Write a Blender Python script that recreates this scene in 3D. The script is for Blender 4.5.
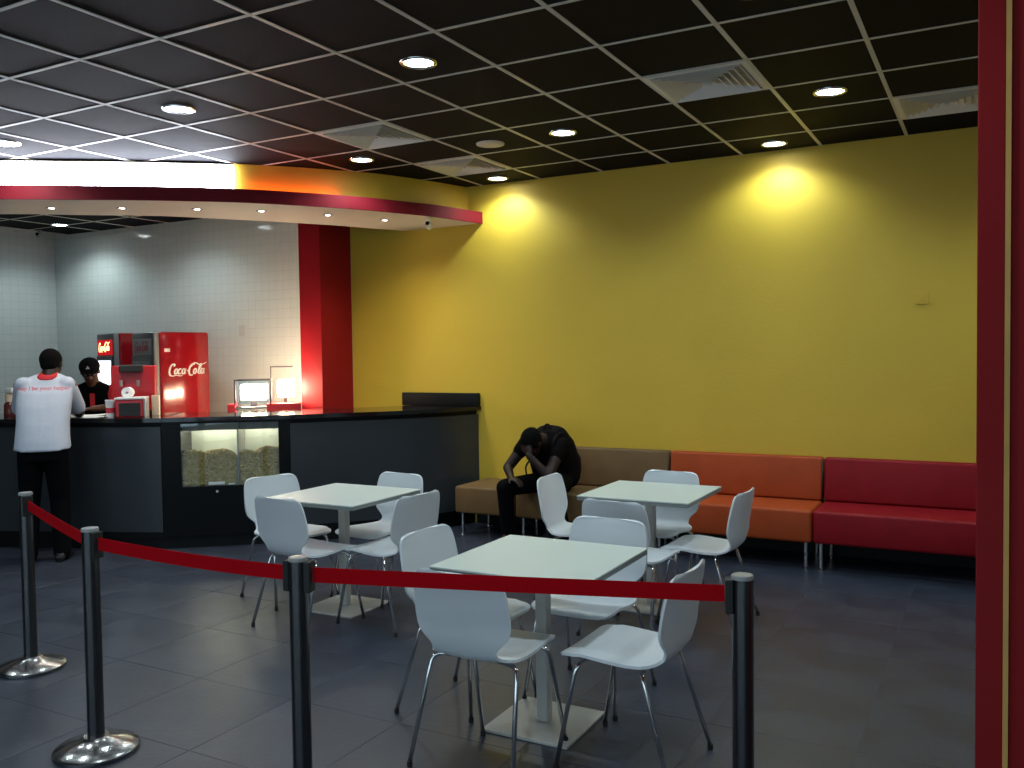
import bpy, bmesh, math, random
from mathutils import Vector as V, Matrix as M
from mathutils.bvhtree import BVHTree

# ------------------------------------------------------------------ camera, world, exposure
for o in list(bpy.data.objects): bpy.data.objects.remove(o)
scn = bpy.context.scene
COL = scn.collection
random.seed(7)
CAM_H = 1.60
YAW, PITCH, ROLL = -0.498444, -0.0356526, -0.0139908
cam = bpy.data.objects.new('camera', bpy.data.cameras.new('camera'))
COL.objects.link(cam)
cam.data.sensor_width = 36.0
cam.data.lens = 886.7 / 1024 * 36
cam.data.clip_start = 0.02
_f = V((math.sin(YAW) * math.cos(PITCH), math.cos(YAW) * math.cos(PITCH), math.sin(PITCH)))
_r = V((math.cos(YAW), -math.sin(YAW), 0))
_u = _r.cross(_f)
_r2 = _r * math.cos(ROLL) + _u * math.sin(ROLL)
_u2 = -_r * math.sin(ROLL) + _u * math.cos(ROLL)
cam.matrix_world = M.Translation((0, 0, CAM_H)) @ M((_r2, _u2, -_f)).transposed().to_4x4()
scn.camera = cam
w = bpy.data.worlds.new('world'); scn.world = w; w.use_nodes = True
w.node_tree.nodes['Background'].inputs[0].default_value = (0.62, 0.83, 1.0, 1)
w.node_tree.nodes['Background'].inputs[1].default_value = 2.1
scn.view_settings.view_transform = 'Standard'
scn.view_settings.look = 'None'
scn.view_settings.gamma = 1.0
scn.view_settings.use_curve_mapping = False
scn.view_settings.exposure = 0.0
DOWN_W = 43.0        # watts of a ceiling downlight
SPOT_W = 26.0         # canopy spot
SIGN_E = 31.0        # lit sign panel

YW = 7.15            # yellow wall
ZC = CAM_H + 1.546   # ceiling
XL = -10.45          # tiled side wall
XR = 3.4; YB = -3.2  # right and rear walls
GX, GY = -1.772, 3.629   # a ceiling grid crossing

# ------------------------------------------------------------------ materials
def mat(name, col, rough=0.5, metal=0.0, noise=0.0, nscale=8.0, bump=0.0, bscale=60.0, spec=0.5, emit=None, estr=0.0,
        trans=0.0, alpha=1.0, coat=0.0, col2=None, sheen=0.0):
    m = bpy.data.materials.new(name); m.use_nodes = True
    nt = m.node_tree; b = nt.nodes['Principled BSDF']
    b.inputs['Base Color'].default_value = (*col, 1)
    b.inputs['Roughness'].default_value = rough
    b.inputs['Metallic'].default_value = metal
    b.inputs['Specular IOR Level'].default_value = spec
    b.inputs['Transmission Weight'].default_value = trans
    b.inputs['Alpha'].default_value = alpha
    b.inputs['Coat Weight'].default_value = coat
    b.inputs['Sheen Weight'].default_value = sheen
    if emit:
        b.inputs['Emission Color'].default_value = (*emit, 1)
        b.inputs['Emission Strength'].default_value = estr
    tc = nt.nodes.new('ShaderNodeTexCoord')
    if noise > 0 or col2:
        n = nt.nodes.new('ShaderNodeTexNoise'); n.inputs['Scale'].default_value = nscale
        n.inputs['Detail'].default_value = 6
        nt.links.new(tc.outputs['Object'], n.inputs['Vector'])
        r = nt.nodes.new('ShaderNodeValToRGB')
        c2 = col2 or tuple(c * (1 - noise) for c in col)
        r.color_ramp.elements[0].position = 0.3; r.color_ramp.elements[1].position = 0.7
        r.color_ramp.elements[0].color = (*c2, 1); r.color_ramp.elements[1].color = (*col, 1)
        nt.links.new(n.outputs['Fac'], r.inputs['Fac'])
        nt.links.new(r.outputs['Color'], b.inputs['Base Color'])
    if bump > 0:
        n = nt.nodes.new('ShaderNodeTexNoise'); n.inputs['Scale'].default_value = bscale
        n.inputs['Detail'].default_value = 4
        nt.links.new(tc.outputs['Object'], n.inputs['Vector'])
        bp = nt.nodes.new('ShaderNodeBump'); bp.inputs['Strength'].default_value = bump
        bp.inputs['Distance'].default_value = 0.01
        nt.links.new(n.outputs['Fac'], bp.inputs['Height'])
        nt.links.new(bp.outputs['Normal'], b.inputs['Normal'])
    return m

def emission(name, col, s):
    m = bpy.data.materials.new(name); m.use_nodes = True
    nt = m.node_tree; nt.nodes.clear()
    e = nt.nodes.new('ShaderNodeEmission'); o = nt.nodes.new('ShaderNodeOutputMaterial')
    e.inputs[0].default_value = (*col, 1); e.inputs[1].default_value = s
    nt.links.new(e.outputs[0], o.inputs[0])
    return m

def glass(name, tint=(1, 1, 1), rough=0.0, mix=0.1):
    m = bpy.data.materials.new(name); m.use_nodes = True
    nt = m.node_tree; nt.nodes.clear()
    t = nt.nodes.new('ShaderNodeBsdfTransparent'); g = nt.nodes.new('ShaderNodeBsdfGlossy')
    x = nt.nodes.new('ShaderNodeMixShader'); o = nt.nodes.new('ShaderNodeOutputMaterial')
    t.inputs[0].default_value = (*tint, 1); g.inputs['Roughness'].default_value = rough
    x.inputs[0].default_value = mix
    nt.links.new(t.outputs[0], x.inputs[1]); nt.links.new(g.outputs[0], x.inputs[2]); nt.links.new(x.outputs[0], o.inputs[0])
    return m

def tile_mat(name):
    m = bpy.data.materials.new(name); m.use_nodes = True
    nt = m.node_tree; b = nt.nodes['Principled BSDF']
    tc = nt.nodes.new('ShaderNodeTexCoord'); sp = nt.nodes.new('ShaderNodeSeparateXYZ')
    ad = nt.nodes.new('ShaderNodeMath'); ad.operation = 'ADD'
    cb = nt.nodes.new('ShaderNodeCombineXYZ')
    nt.links.new(tc.outputs['Object'], sp.inputs[0])
    nt.links.new(sp.outputs['X'], ad.inputs[0]); nt.links.new(sp.outputs['Y'], ad.inputs[1])
    nt.links.new(ad.outputs[0], cb.inputs['X']); nt.links.new(sp.outputs['Z'], cb.inputs['Y'])
    br = nt.nodes.new('ShaderNodeTexBrick'); br.offset = 0.0
    br.inputs['Scale'].default_value = 1.0
    br.inputs['Brick Width'].default_value = 0.1; br.inputs['Row Height'].default_value = 0.1
    br.inputs['Mortar Size'].default_value = 0.0025; br.inputs['Mortar Smooth'].default_value = 0.2
    br.inputs['Color1'].default_value = (0.66, 0.70, 0.66, 1); br.inputs['Color2'].default_value = (0.645, 0.685, 0.645, 1)
    br.inputs['Mortar'].default_value = (0.56, 0.59, 0.55, 1)
    nt.links.new(cb.outputs[0], br.inputs['Vector'])
    nt.links.new(br.outputs['Color'], b.inputs['Base Color'])
    b.inputs['Roughness'].default_value = 0.12
    bp = nt.nodes.new('ShaderNodeBump'); bp.invert = True; bp.inputs['Strength'].default_value = 0.5; bp.inputs['Distance'].default_value = 0.003
    nt.links.new(br.outputs['Fac'], bp.inputs['Height']); nt.links.new(bp.outputs['Normal'], b.inputs['Normal'])
    return m

MT = dict(
    yellow=mat('yellow_paint', (0.70, 0.47, 0.042), 0.55, noise=0.06, nscale=1.5, bump=0.12, bscale=45),
    red_paint=mat('red_paint', (0.34, 0.007, 0.013), 0.5, noise=0.12, nscale=3, bump=0.08, bscale=50, spec=0.2),
    dark_red=mat('maroon_paint', (0.30, 0.016, 0.018), 0.6, noise=0.1, nscale=3, bump=0.1, bscale=60, spec=0.08),
    trim_yellow=mat('trim_ochre', (0.75, 0.42, 0.13), 0.6, noise=0.2, nscale=5, spec=0.1),
    white_board=mat('white_board', (0.72, 0.68, 0.60), 0.5, noise=0.04, nscale=2),
    off_white=mat('off_white_paint', (0.55, 0.55, 0.52), 0.6, noise=0.05, nscale=1),
    ceil=mat('ceiling_tile_black', (0.0032, 0.0033, 0.0075), 0.8, spec=0.12, noise=0.3, nscale=5, bump=0.3, bscale=150),
    grid=mat('ceiling_grid_paint', (0.62, 0.61, 0.58), 0.45),
    vent=mat('vent_paint', (0.82, 0.80, 0.74), 0.5, spec=0.2),
    slab=mat('slab', (0.03, 0.03, 0.03), 0.8),
    grout=mat('floor_grout', (0.06, 0.064, 0.072), 0.6),
    tilewall=tile_mat('kitchen_tile'),
    black_gloss=mat('black_gloss', (0.004, 0.004, 0.005), 0.25, spec=0.15),
    black_matt=mat('black_matt', (0.005, 0.005, 0.006), 0.5, spec=0.2),
    panel=mat('charcoal_panel', (0.032, 0.038, 0.046), 0.3, noise=0.15, nscale=2),
    stone=mat('black_stone', (0.010, 0.010, 0.011), 0.07, noise=0.5, nscale=40),
    white_lam=mat('white_laminate', (0.60, 0.68, 0.65), 0.35, noise=0.03, nscale=3),
    edge=mat('table_edge', (0.20, 0.23, 0.23), 0.5),
    white_metal=mat('white_painted_metal', (0.52, 0.51, 0.48), 0.4, noise=0.06, nscale=6),
    chair=mat('white_lacquered_ply', (0.70, 0.74, 0.78), 0.32, noise=0.03, nscale=5),
    chrome=mat('chrome', (0.72, 0.72, 0.72), 0.12, 1.0),
    steel=mat('brushed_steel', (0.36, 0.355, 0.35), 0.22, 1.0, noise=0.12, nscale=20),
    steel_post=mat('dark_steel', (0.17, 0.168, 0.17), 0.22, 1.0, noise=0.12, nscale=20),
    band=mat('band_red', (0.17, 0.007, 0.014), 0.55, noise=0.1, nscale=3, spec=0.15),
    rubber=mat('black_rubber', (0.012, 0.012, 0.012), 0.6),
    belt=mat('red_webbing', (0.50, 0.004, 0.010), 0.85, noise=0.15, nscale=120, bump=0.2, bscale=300, spec=0.04),
    brown=mat('brown_leatherette', (0.18, 0.105, 0.045), 0.5, noise=0.15, nscale=7, bump=0.15, bscale=90, spec=0.22),
    orange=mat('orange_leatherette', (0.42, 0.068, 0.016), 0.5, noise=0.12, nscale=7, bump=0.15, bscale=90, spec=0.22),
    redseat=mat('red_leatherette', (0.27, 0.006, 0.012), 0.5, noise=0.12, nscale=7, bump=0.15, bscale=90, spec=0.22),
    piping=mat('dark_piping', (0.03, 0.012, 0.010), 0.5),
    skin=mat('dark_skin', (0.028, 0.013, 0.010), 0.5, spec=0.3, noise=0.2, nscale=12),
    skin2=mat('brown_skin', (0.10, 0.045, 0.026), 0.45, noise=0.2, nscale=12),
    hair=mat('black_hair', (0.003, 0.0026, 0.0026), 0.9, spec=0.1, bump=0.8, bscale=220),
    tshirt=mat('white_cotton', (0.47, 0.505, 0.60), 0.85, noise=0.06, nscale=6, bump=0.5, bscale=9),
    redcloth=mat('red_cotton', (0.50, 0.012, 0.020), 0.8, bump=0.3, bscale=20),
    blackcloth=mat('black_cotton', (0.003, 0.003, 0.004), 0.9, spec=0.08, bump=0.5, bscale=14),
    greycloth=mat('grey_cotton', (0.45, 0.45, 0.46), 0.85, bump=0.3, bscale=20),
    darkshirt=mat('dark_brown_cotton', (0.0035, 0.0025, 0.0025), 0.9, spec=0.08, bump=0.5, bscale=14),
    pack=mat('dark_nylon', (0.003, 0.002, 0.003), 0.7, spec=0.12, bump=0.3, bscale=40),
    packred=mat('maroon_nylon', (0.022, 0.005, 0.007), 0.7, spec=0.2, bump=0.3, bscale=40),
    shoe=mat('black_shoe', (0.010, 0.010, 0.010), 0.4),
    fridge=mat('red_fridge_enamel', (0.36, 0.008, 0.014), 0.16, coat=0.4),
    fridge_dark=mat('dark_fridge_trim', (0.03, 0.025, 0.03), 0.3),
    silver=mat('grey_plastic', (0.28, 0.28, 0.28), 0.35),
    whiteplastic=mat('white_plastic', (0.75, 0.75, 0.75), 0.35),
    cream=mat('cream_plastic', (0.70, 0.52, 0.36), 0.5),
    paper=mat('white_paper', (0.85, 0.85, 0.85), 0.8),
    red_plastic=mat('red_plastic', (0.45, 0.010, 0.016), 0.3),
    letter_white=mat('white_lettering', (0.85, 0.80, 0.78), 0.4),
    eyeball=mat('eyeball', (0.22, 0.20, 0.19), 0.4),
    letter_red=mat('red_lettering', (0.60, 0.03, 0.05), 0.6),
    popcorn=mat('popcorn', (0.56, 0.44, 0.20), 0.7, col2=(0.38, 0.26, 0.08), nscale=25),
    sauce=mat('brown_sauce', (0.10, 0.02, 0.015), 0.25),
    pane=glass('clear_pane', (0.93, 0.95, 0.94), 0.02, 0.07),
    fridge_glass=glass('fridge_glass', (0.8, 0.82, 0.85), 0.02, 0.12),
    lens=emission('lamp_lens', (0.88, 0.95, 1.0), 30),
    lens_warm=emission('spot_lens', (1.0, 0.93, 0.88), 14),
    cove=emission('cove_tube', (1.0, 0.14, 0.05), 24),
    sign=emission('lit_sign', (0.82, 0.88, 1.0), SIGN_E),
    warm=emission('warmer_lamp', (1.0, 0.76, 0.50), 80),
    cabinet_light=emission('cabinet_tube', (1.0, 0.94, 0.70), 46),
    fridge_light=emission('fridge_lit_interior', (0.85, 0.90, 1.0), 2.2),
    head_red=emission('lit_red_header', (0.9, 0.02, 0.03), 0.55),
    head_text=emission('lit_header_letters', (1.0, 0.75, 0.35), 2.5),
)

def floor_mat(name, c, seed):
    m = mat(name, c, 0.3, col2=tuple(x * 0.62 for x in c), nscale=2.3 + seed, bump=0.10, bscale=35)
    nt = m.node_tree; b = nt.nodes['Principled BSDF']
    tc = nt.nodes.new('ShaderNodeTexCoord'); n = nt.nodes.new('ShaderNodeTexNoise'); n.inputs['Scale'].default_value = 5
    nt.links.new(tc.outputs['Object'], n.inputs['Vector'])
    mr = nt.nodes.new('ShaderNodeMapRange'); mr.inputs['To Min'].default_value = 0.26; mr.inputs['To Max'].default_value = 0.46
    nt.links.new(n.outputs['Fac'], mr.inputs['Value']); nt.links.new(mr.outputs[0], b.inputs['Roughness'])
    return m
FLOOR = [floor_mat('slate_tile_%d' % k, c, k * 0.4) for k, c in enumerate([(0.042, 0.050, 0.076), (0.039, 0.047, 0.072), (0.045, 0.053, 0.079)])]

# ------------------------------------------------------------------ geometry helpers
def link(o, parent=None):
    COL.objects.link(o)
    if parent: o.parent = parent
    return o
def mesh_obj(name, bm, m, parent=None, smooth=False):
    me = bpy.data.meshes.new(name); bm.normal_update(); bm.to_mesh(me); bm.free()
    me.materials.append(MT[m] if isinstance(m, str) else m)
    if smooth:
        for p in me.polygons: p.use_smooth = True
        if smooth == 'auto':
            me.set_sharp_from_angle(angle=math.radians(40))
    return link(bpy.data.objects.new(name, me), parent)
def tag(o, label=None, cat=None, group=None, kind=None):
    if label: o['label'] = label
    if cat: o['category'] = cat
    if group: o['group'] = group
    if kind: o['kind'] = kind
    return o
def empty(name, loc=(0, 0, 0), rz=0.0):
    o = bpy.data.objects.new(name, None); o.location = loc; o.rotation_euler = (0, 0, rz); o.empty_display_size = 0.1
    return link(o)
def tree(o, loc, rz, label, parent=None):
    c = o.copy(); link(c, parent)
    if parent is None:
        c.location = loc; c.rotation_euler = (0, 0, rz); c['label'] = label
    for ch in list(o.children): tree(ch, None, None, None, c)
    return c
def box(bm, c, s, rz=0.0, bevel=0.0, mx=None, seg=2):
    r = bmesh.ops.create_cube(bm, size=1.0)
    vs = r['verts']
    m = M.Translation(c) @ M.Rotation(rz, 4, 'Z') @ M.Diagonal((*s, 1))
    if mx is not None: m = mx @ m
    bmesh.ops.transform(bm, matrix=m, verts=vs)
    if bevel > 0:
        es = set(e for v in vs for e in v.link_edges)
        bmesh.ops.bevel(bm, geom=list(es), offset=bevel, segments=seg, affect='EDGES', profile=0.5)
    return bm
def B(c, s, rz=0.0, bevel=0.0, seg=2):
    return box(bmesh.new(), c, s, rz, bevel, None, seg)
def lathe(bm, prof, n=24, mx=None):
    rings = []
    for r, z in prof:
        if r < 1e-6: rings.append([bm.verts.new((0, 0, z))])
        else: rings.append([bm.verts.new((r * math.cos(2 * math.pi * k / n), r * math.sin(2 * math.pi * k / n), z)) for k in range(n)])
    for a, b in zip(rings, rings[1:]):
        for k in range(n):
            k2 = (k + 1) % n
            if len(a) == 1 and len(b) == 1: continue
            if len(a) == 1: bm.faces.new((a[0], b[k2], b[k]))
            elif len(b) == 1: bm.faces.new((a[k], a[k2], b[0]))
            else: bm.faces.new((a[k], a[k2], b[k2], b[k]))
    bmesh.ops.recalc_face_normals(bm, faces=bm.faces[:])
    if mx is not None: bmesh.ops.transform(bm, matrix=mx, verts=[v for r in rings for v in r])
    return bm
def tube(bm, pts, r, n=10, closed=False):
    pts = [V(p) for p in pts]; rings = []
    rr = r if isinstance(r, (list, tuple)) else [r] * len(pts)
    t0 = (pts[1] - pts[0]).normalized()
    ref = V((0, 0, 1)) if abs(t0.z) < 0.9 else V((1, 0, 0))
    u = t0.cross(ref).normalized()
    for i, p in enumerate(pts):
        t = (pts[min(i + 1, len(pts) - 1)] - pts[max(i - 1, 0)]).normalized()
        u = (u - t * u.dot(t)).normalized(); v = t.cross(u)
        rings.append([bm.verts.new(p + (u * math.cos(2 * math.pi * k / n) + v * math.sin(2 * math.pi * k / n)) * rr[i]) for k in range(n)])
    for a, b in zip(rings, rings[1:]):
        for k in range(n): bm.faces.new((a[k], a[(k + 1) % n], b[(k + 1) % n], b[k]))
    bm.faces.new(rings[0][::-1]); bm.faces.new(rings[-1])
    bmesh.ops.recalc_face_normals(bm, faces=bm.faces[:])
    return bm
def catmull(P, per=8):
    P = [V(p) for p in P]; Q = [P[0] * 2 - P[1]] + P + [P[-1] * 2 - P[-2]]; out = []
    for i in range(1, len(Q) - 2):
        for k in range(per):
            t = k / per; a, b, c, d = Q[i - 1:i + 3]
            out.append(0.5 * ((2 * b) + (c - a) * t + (2 * a - 5 * b + 4 * c - d) * t * t + (3 * b - a - 3 * c + d) * t ** 3))
    out.append(P[-1]); return out
def offset(P, d):
    out = []
    for i, p in enumerate(P):
        t = (P[min(i + 1, len(P) - 1)] - P[max(i - 1, 0)]); n = V((-t.y, t.x)).normalized()
        q = p + n * d
        out.append(V((max(q.x, XL + 0.006), min(q.y, YW - 0.004))))
    return out
def strip(bm, A, Bc, z0, z1):
    """solid between the plan curves A and Bc, from z0 to z1"""
    n = len(A)
    q = [[bm.verts.new((p.x, p.y, z)) for p in c] for c in (A, Bc) for z in (z0, z1)]
    a0, a1, b0, b1 = q
    for i in range(n - 1):
        for x, y in ((a0, a1), (a1, b1), (b1, b0), (b0, a0)):
            bm.faces.new((x[i], x[i + 1], y[i + 1], y[i]))
    bm.faces.new((a0[0], a1[0], b1[0], b0[0])); bm.faces.new((a0[-1], b0[-1], b1[-1], a1[-1]))
    bmesh.ops.recalc_face_normals(bm, faces=bm.faces[:])
    return bm
def text_mesh(name, s, size, m, parent, mx, depth=0.001, shear=0.0):
    c = bpy.data.curves.new(name, 'FONT'); c.body = s; c.size = size; c.align_x = 'CENTER'; c.align_y = 'CENTER'
    c.extrude = depth; c.shear = shear; c.resolution_u = 3
    t = bpy.data.objects.new('tmp', c); COL.objects.link(t)
    dg = bpy.context.evaluated_depsgraph_get()
    me = bpy.data.meshes.new_from_object(t.evaluated_get(dg)); bpy.data.objects.remove(t)
    me.name = name; me.materials.clear(); me.materials.append(MT[m]); me.transform(mx)
    return link(bpy.data.objects.new(name, me), parent)
def structure(o, label=None, cat=None):
    o['kind'] = 'structure'
    if label: tag(o, label, cat)
    return o

# ------------------------------------------------------------------ room shell
fl = structure(mesh_obj('floor', B(((XL + XR) / 2, (YW + YB) / 2, -0.0515), (XR - XL + 0.4, YW - YB + 0.4, 0.1)), 'grout'),
               'dark grey slate tile floor of the food court', 'floor')
FX0, FY0 = -0.47, 4.88
tile_meshes = []
for k in range(3):
    bm = bmesh.new(); box(bm, (0, 0, -0.003), (0.5975, 0.5975, 0.006), 0, 0.0006, seg=1)
    me = bpy.data.meshes.new('floor_tile'); bm.to_mesh(me); bm.free(); me.materials.append(FLOOR[k]); tile_meshes.append(me)
rest = bmesh.new()
for i in range(-16, 6):
    for j in range(-13, 4):
        x0, y0 = FX0 + 0.6 * i, FY0 + 0.6 * j
        cx, cy = x0 + 0.3, y0 + 0.3
        if cy > YW or cx < XL - 0.2: continue
        near = (-8.0 < cx < 0.6 and 1.0 < cy) and cx > -1.5 * cy - 1.2 and cx < 0.35 * cy
        sy = min(0.5965, YW - y0)
        if near:
            o = bpy.data.objects.new('floor_tile', random.choice(tile_meshes)); o.location = (cx, cy, -0.0002 * random.random())
            link(o, fl)
            if y0 + 0.6 > YW: o.scale.y = (YW - y0) / 0.6; o.location.y = (YW + y0) / 2
        else:
            yy1 = min(y0 + 0.5965, YW)
            box(rest, (cx, (y0 + yy1) / 2, -0.003), (0.5965, yy1 - y0, 0.006))
tag(mesh_obj('floor_tiling', rest, FLOOR[1], fl), kind='stuff')

wf = structure(mesh_obj('wall_front', B(((-5.73 + XR) / 2 + 0.05, YW + 0.1, ZC / 2 + 0.1), (XR + 5.73 + 0.1, 0.2, ZC + 0.2)), 'yellow'), 'plain yellow painted wall behind the seating', 'wall')
wt = structure(mesh_obj('wall_kitchen', B(((XL - 5.73) / 2, YW + 0.1, ZC / 2 + 0.1), (-5.73 - XL, 0.2, ZC + 0.2)), 'tilewall'), 'pale square tiled wall behind the service counter', 'wall')
structure(mesh_obj('wall_left', B((XL - 0.1, (YW + YB) / 2, ZC / 2 + 0.1), (0.2, YW - YB + 0.4, ZC + 0.2)), 'tilewall'), 'pale tiled side wall at the far left of the kitchen', 'wall')
structure(mesh_obj('wall_right', B((XR + 0.1, (YW + YB) / 2, ZC / 2 + 0.1), (0.2, YW - YB + 0.4, ZC + 0.2)), 'off_white'), 'off white wall out of view beyond the red pillar', 'wall')
# rear wall: unseen glazing added to bring cool fill light in from behind
WX0, WX1, WZ0, WZ1 = -6.5, 2.9, 0.25, 2.75
bm = bmesh.new()
box(bm, ((XL + XR) / 2, YB - 0.1, WZ0 / 2), (XR - XL, 0.2, WZ0)); box(bm, ((XL + XR) / 2, YB - 0.1, (WZ1 + ZC + 0.2) / 2), (XR - XL, 0.2, ZC + 0.2 - WZ1))
box(bm, ((XL + WX0) / 2, YB - 0.1, (WZ0 + WZ1) / 2), (WX0 - XL, 0.2, WZ1 - WZ0)); box(bm, ((XR + WX1) / 2, YB - 0.1, (WZ0 + WZ1) / 2), (XR - WX1, 0.2, WZ1 - WZ0))
structure(mesh_obj('wall_back', bm, 'off_white'), 'off white wall out of view behind the camera, opened for added fill glazing', 'wall')
win = structure(empty('fill_window_1', ((WX0 + WX1) / 2, YB - 0.1, WZ0)), 'wide glazing added out of view behind the camera for fill light', 'window')
hw, hh, NP = (WX1 - WX0) / 2, WZ1 - WZ0, 6
for z in (0.025, hh - 0.025): mesh_obj('frame_rail', B((0, 0, z), (2 * hw, 0.08, 0.05)), 'silver', win)
for k in range(NP + 1): mesh_obj('mullion', B((-hw + 0.025 + (2 * hw - 0.05) * k / NP, 0, hh / 2), (0.05, 0.08, hh - 0.10)), 'silver', win)
for k in range(NP): mesh_obj('pane', B((-hw + 2 * hw * (k + 0.5) / NP, 0, hh / 2), (2 * hw / NP - 0.06, 0.008, hh - 0.10)), 'pane', win)
pl = bpy.data.lights.new('fill_portal', 'AREA'); pl.shape = 'RECTANGLE'; pl.size = 2 * hw; pl.size_y = hh; pl.cycles.is_portal = True
po = bpy.data.objects.new('fill_portal', pl); po.location = (0, 0.12, hh / 2); po.rotation_euler = (math.pi / 2, 0, 0); link(po, win)  # guides the sky fill light through the added glazing

ceil = structure(mesh_obj('ceiling', B(((XL + XR) / 2, (YW + YB) / 2, ZC + 0.10), (XR - XL - 0.01, YW - YB - 0.01, 0.1)), 'slab'),
                 'black tiled suspended ceiling with pale grid', 'ceiling')
DIFF = [(0, 2), (2, 4), (-4, 2), (-4, 4)]
bm = bmesh.new(); box(bm, (0, 0, 0.009), (0.588, 0.588, 0.012), 0, 0.002, seg=1)
ct = bpy.data.meshes.new('ceiling_tile'); bm.to_mesh(ct); bm.free(); ct.materials.append(MT['ceil'])
crest = bmesh.new()
for i in range(-16, 10):
    for j in range(-12, 6):
        if (i, j) in DIFF: continue
        x0, y0 = GX + 0.6 * i, GY + 0.6 * j
        cx, cy = x0 + 0.3, y0 + 0.3
        if cx < XL or cx > XR: continue
        if cy > 1.5 and -8.6 < cx < 1.0 and cx < 0.35 * cy and cx > -1.75 * cy - 0.6 and not (cy > 5.2 and cx < -6.5 and cx > -8.5):
            o = bpy.data.objects.new('ceiling_tile', ct); o.location = (cx, cy, ZC); link(o, ceil)
            if y0 + 0.6 > YW: o.scale.y = (YW - y0) / 0.6; o.location.y = (YW + y0) / 2
        else:
            y1 = min(y0 + 0.594, YW); box(crest, (cx, (y0 + 0.006 + y1) / 2, ZC + 0.009), (0.588, y1 - y0 - 0.006, 0.012))
tag(mesh_obj('ceiling_tiling', crest, 'ceil', ceil), kind='stuff')
for i in range(-14, 9):
    x = GX + 0.6 * i
    if XL < x < XR: mesh_obj('grid_bar', B((x, (YW + YB) / 2, ZC + 0.002), (0.024, YW - YB, 0.006)), 'grid', ceil)
for j in range(-11, 6):
    y = GY + 0.6 * j
    if YB < y < YW: mesh_obj('grid_bar', B(((XL + XR) / 2, y, ZC + 0.0025), (XR - XL, 0.022, 0.005)), 'grid', ceil)

structure(mesh_obj('baseboard_front', B((-0.45, YW - 0.008, 0.10), (7.66, 0.016, 0.20), 0, 0.002), 'black_matt'), 'black skirting under the benches at the foot of the yellow wall', 'baseboard')
# red pilaster on the wall between yellow and tiled parts
structure(mesh_obj('red_pilaster', B((-5.865, YW - 0.235, ZC / 2), (0.27, 0.47, ZC - 0.01), 0, 0.004), 'red_paint'), 'bright red pilaster between tiled kitchen wall and yellow wall', 'pillar')
# red pillar at the right edge of the view, with a recessed ochre strip
pil = empty('red_pillar', (0.0, 2.78, 0)); tag(pil, 'dark red pillar with a thin ochre strip at the right edge', 'pillar', kind='structure')
mesh_obj('jamb', B((-0.0095, 0.07, ZC / 2), (0.067, 0.14, ZC - 0.004), 0, 0.003), 'dark_red', pil)
mesh_obj('ochre_strip', B((0.031, 0.062, ZC / 2), (0.0135, 0.13, ZC - 0.004)), 'trim_yellow', pil)
mesh_obj('panel', B((0.69, 0.075, ZC / 2), (1.303, 0.13, ZC - 0.004), 0, 0.003), 'dark_red', pil)

# ------------------------------------------------------------------ counter canopy
FAS = catmull([(-10.4, 2.75), (-9.2, 3.0), (-7.9, 3.5), (-6.78, 4.2), (-6.17, 4.62), (-5.75, 4.94), (-5.41, 5.22), (-5.1, 5.55), (-4.85, 5.88), (-4.63, 6.22), (-4.45, 6.7), (-4.33, YW)], 10)
FAS = [V((p.x, p.y)) for p in FAS]
BAND = catmull([(-10.4, 2.50), (-9.1, 2.75), (-7.75, 3.28), (-6.55, 4.02), (-6.08, 4.36), (-5.6, 4.72), (-5.17, 5.11), (-4.85, 5.52), (-4.63, 5.86), (-4.46, 6.22), (-4.3, 6.62), (-4.18, YW)], 10)
BAND = [V((p.x, p.y)) for p in BAND]
INN = catmull([(-10.4, 3.35), (-9.4, 3.55), (-8.2, 3.95), (-7.2, 4.48), (-6.74, 4.84), (-6.24, 5.24), (-5.97, 5.6), (-5.72, 5.95), (-5.56, 6.2), (-5.38, 6.5), (-5.25, 6.8), (-5.08, YW)], 10)
INN = [V((p.x, p.y)) for p in INN]
ZB0, ZB1 = CAM_H + 1.200, CAM_H + 1.303
can = empty('counter_canopy', (0, 0, 0)); tag(can, 'curved canopy over the service counter with red edge band and cream underside', 'canopy', kind='structure')
mesh_obj('fascia', strip(bmesh.new(), FAS, offset(FAS, 0.06), ZB1 - 0.02, ZC - 0.001), 'yellow', can, 'auto')
mesh_obj('edge_band', strip(bmesh.new(), BAND, offset(FAS, 0.03), ZB0 + 0.0125, ZB1), 'band', can, 'auto')
mesh_obj('band_lip', strip(bmesh.new(), BAND, offset(BAND, 0.02), ZB0 - 0.002, ZB0 + 0.0122), 'band', can, 'auto')
mesh_obj('soffit', strip(bmesh.new(), offset(BAND, 0.021), INN, ZB0, ZB0 + 0.012), 'white_board', can, 'auto')
mesh_obj('inner_edge', strip(bmesh.new(), INN, offset(INN, -0.03), ZB0 + 0.012, ZB0 + 0.06), 'white_board', can, 'auto')
k1 = min(range(len(FAS)), key=lambda k: abs(FAS[k].x + 5.38))
S = FAS[18:k1 + 1]
sg = empty('lit_sign', (0, 0, 0)); tag(sg, 'long glaring white lit sign panel on the canopy fascia', 'sign')
mesh_obj('light_panel', strip(bmesh.new(), offset(S, -0.032), offset(S, -0.006), ZB1 + 0.012, ZC - 0.018), 'sign', sg, 'auto')
mesh_obj('frame', strip(bmesh.new(), offset(S, -0.036), offset(S, -0.002), ZB1 + 0.001, ZB1 + 0.011), 'silver', sg, 'auto')
mesh_obj('frame', strip(bmesh.new(), offset(S, -0.036), offset(S, -0.002), ZC - 0.017, ZC - 0.010), 'silver', sg, 'auto')

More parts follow.
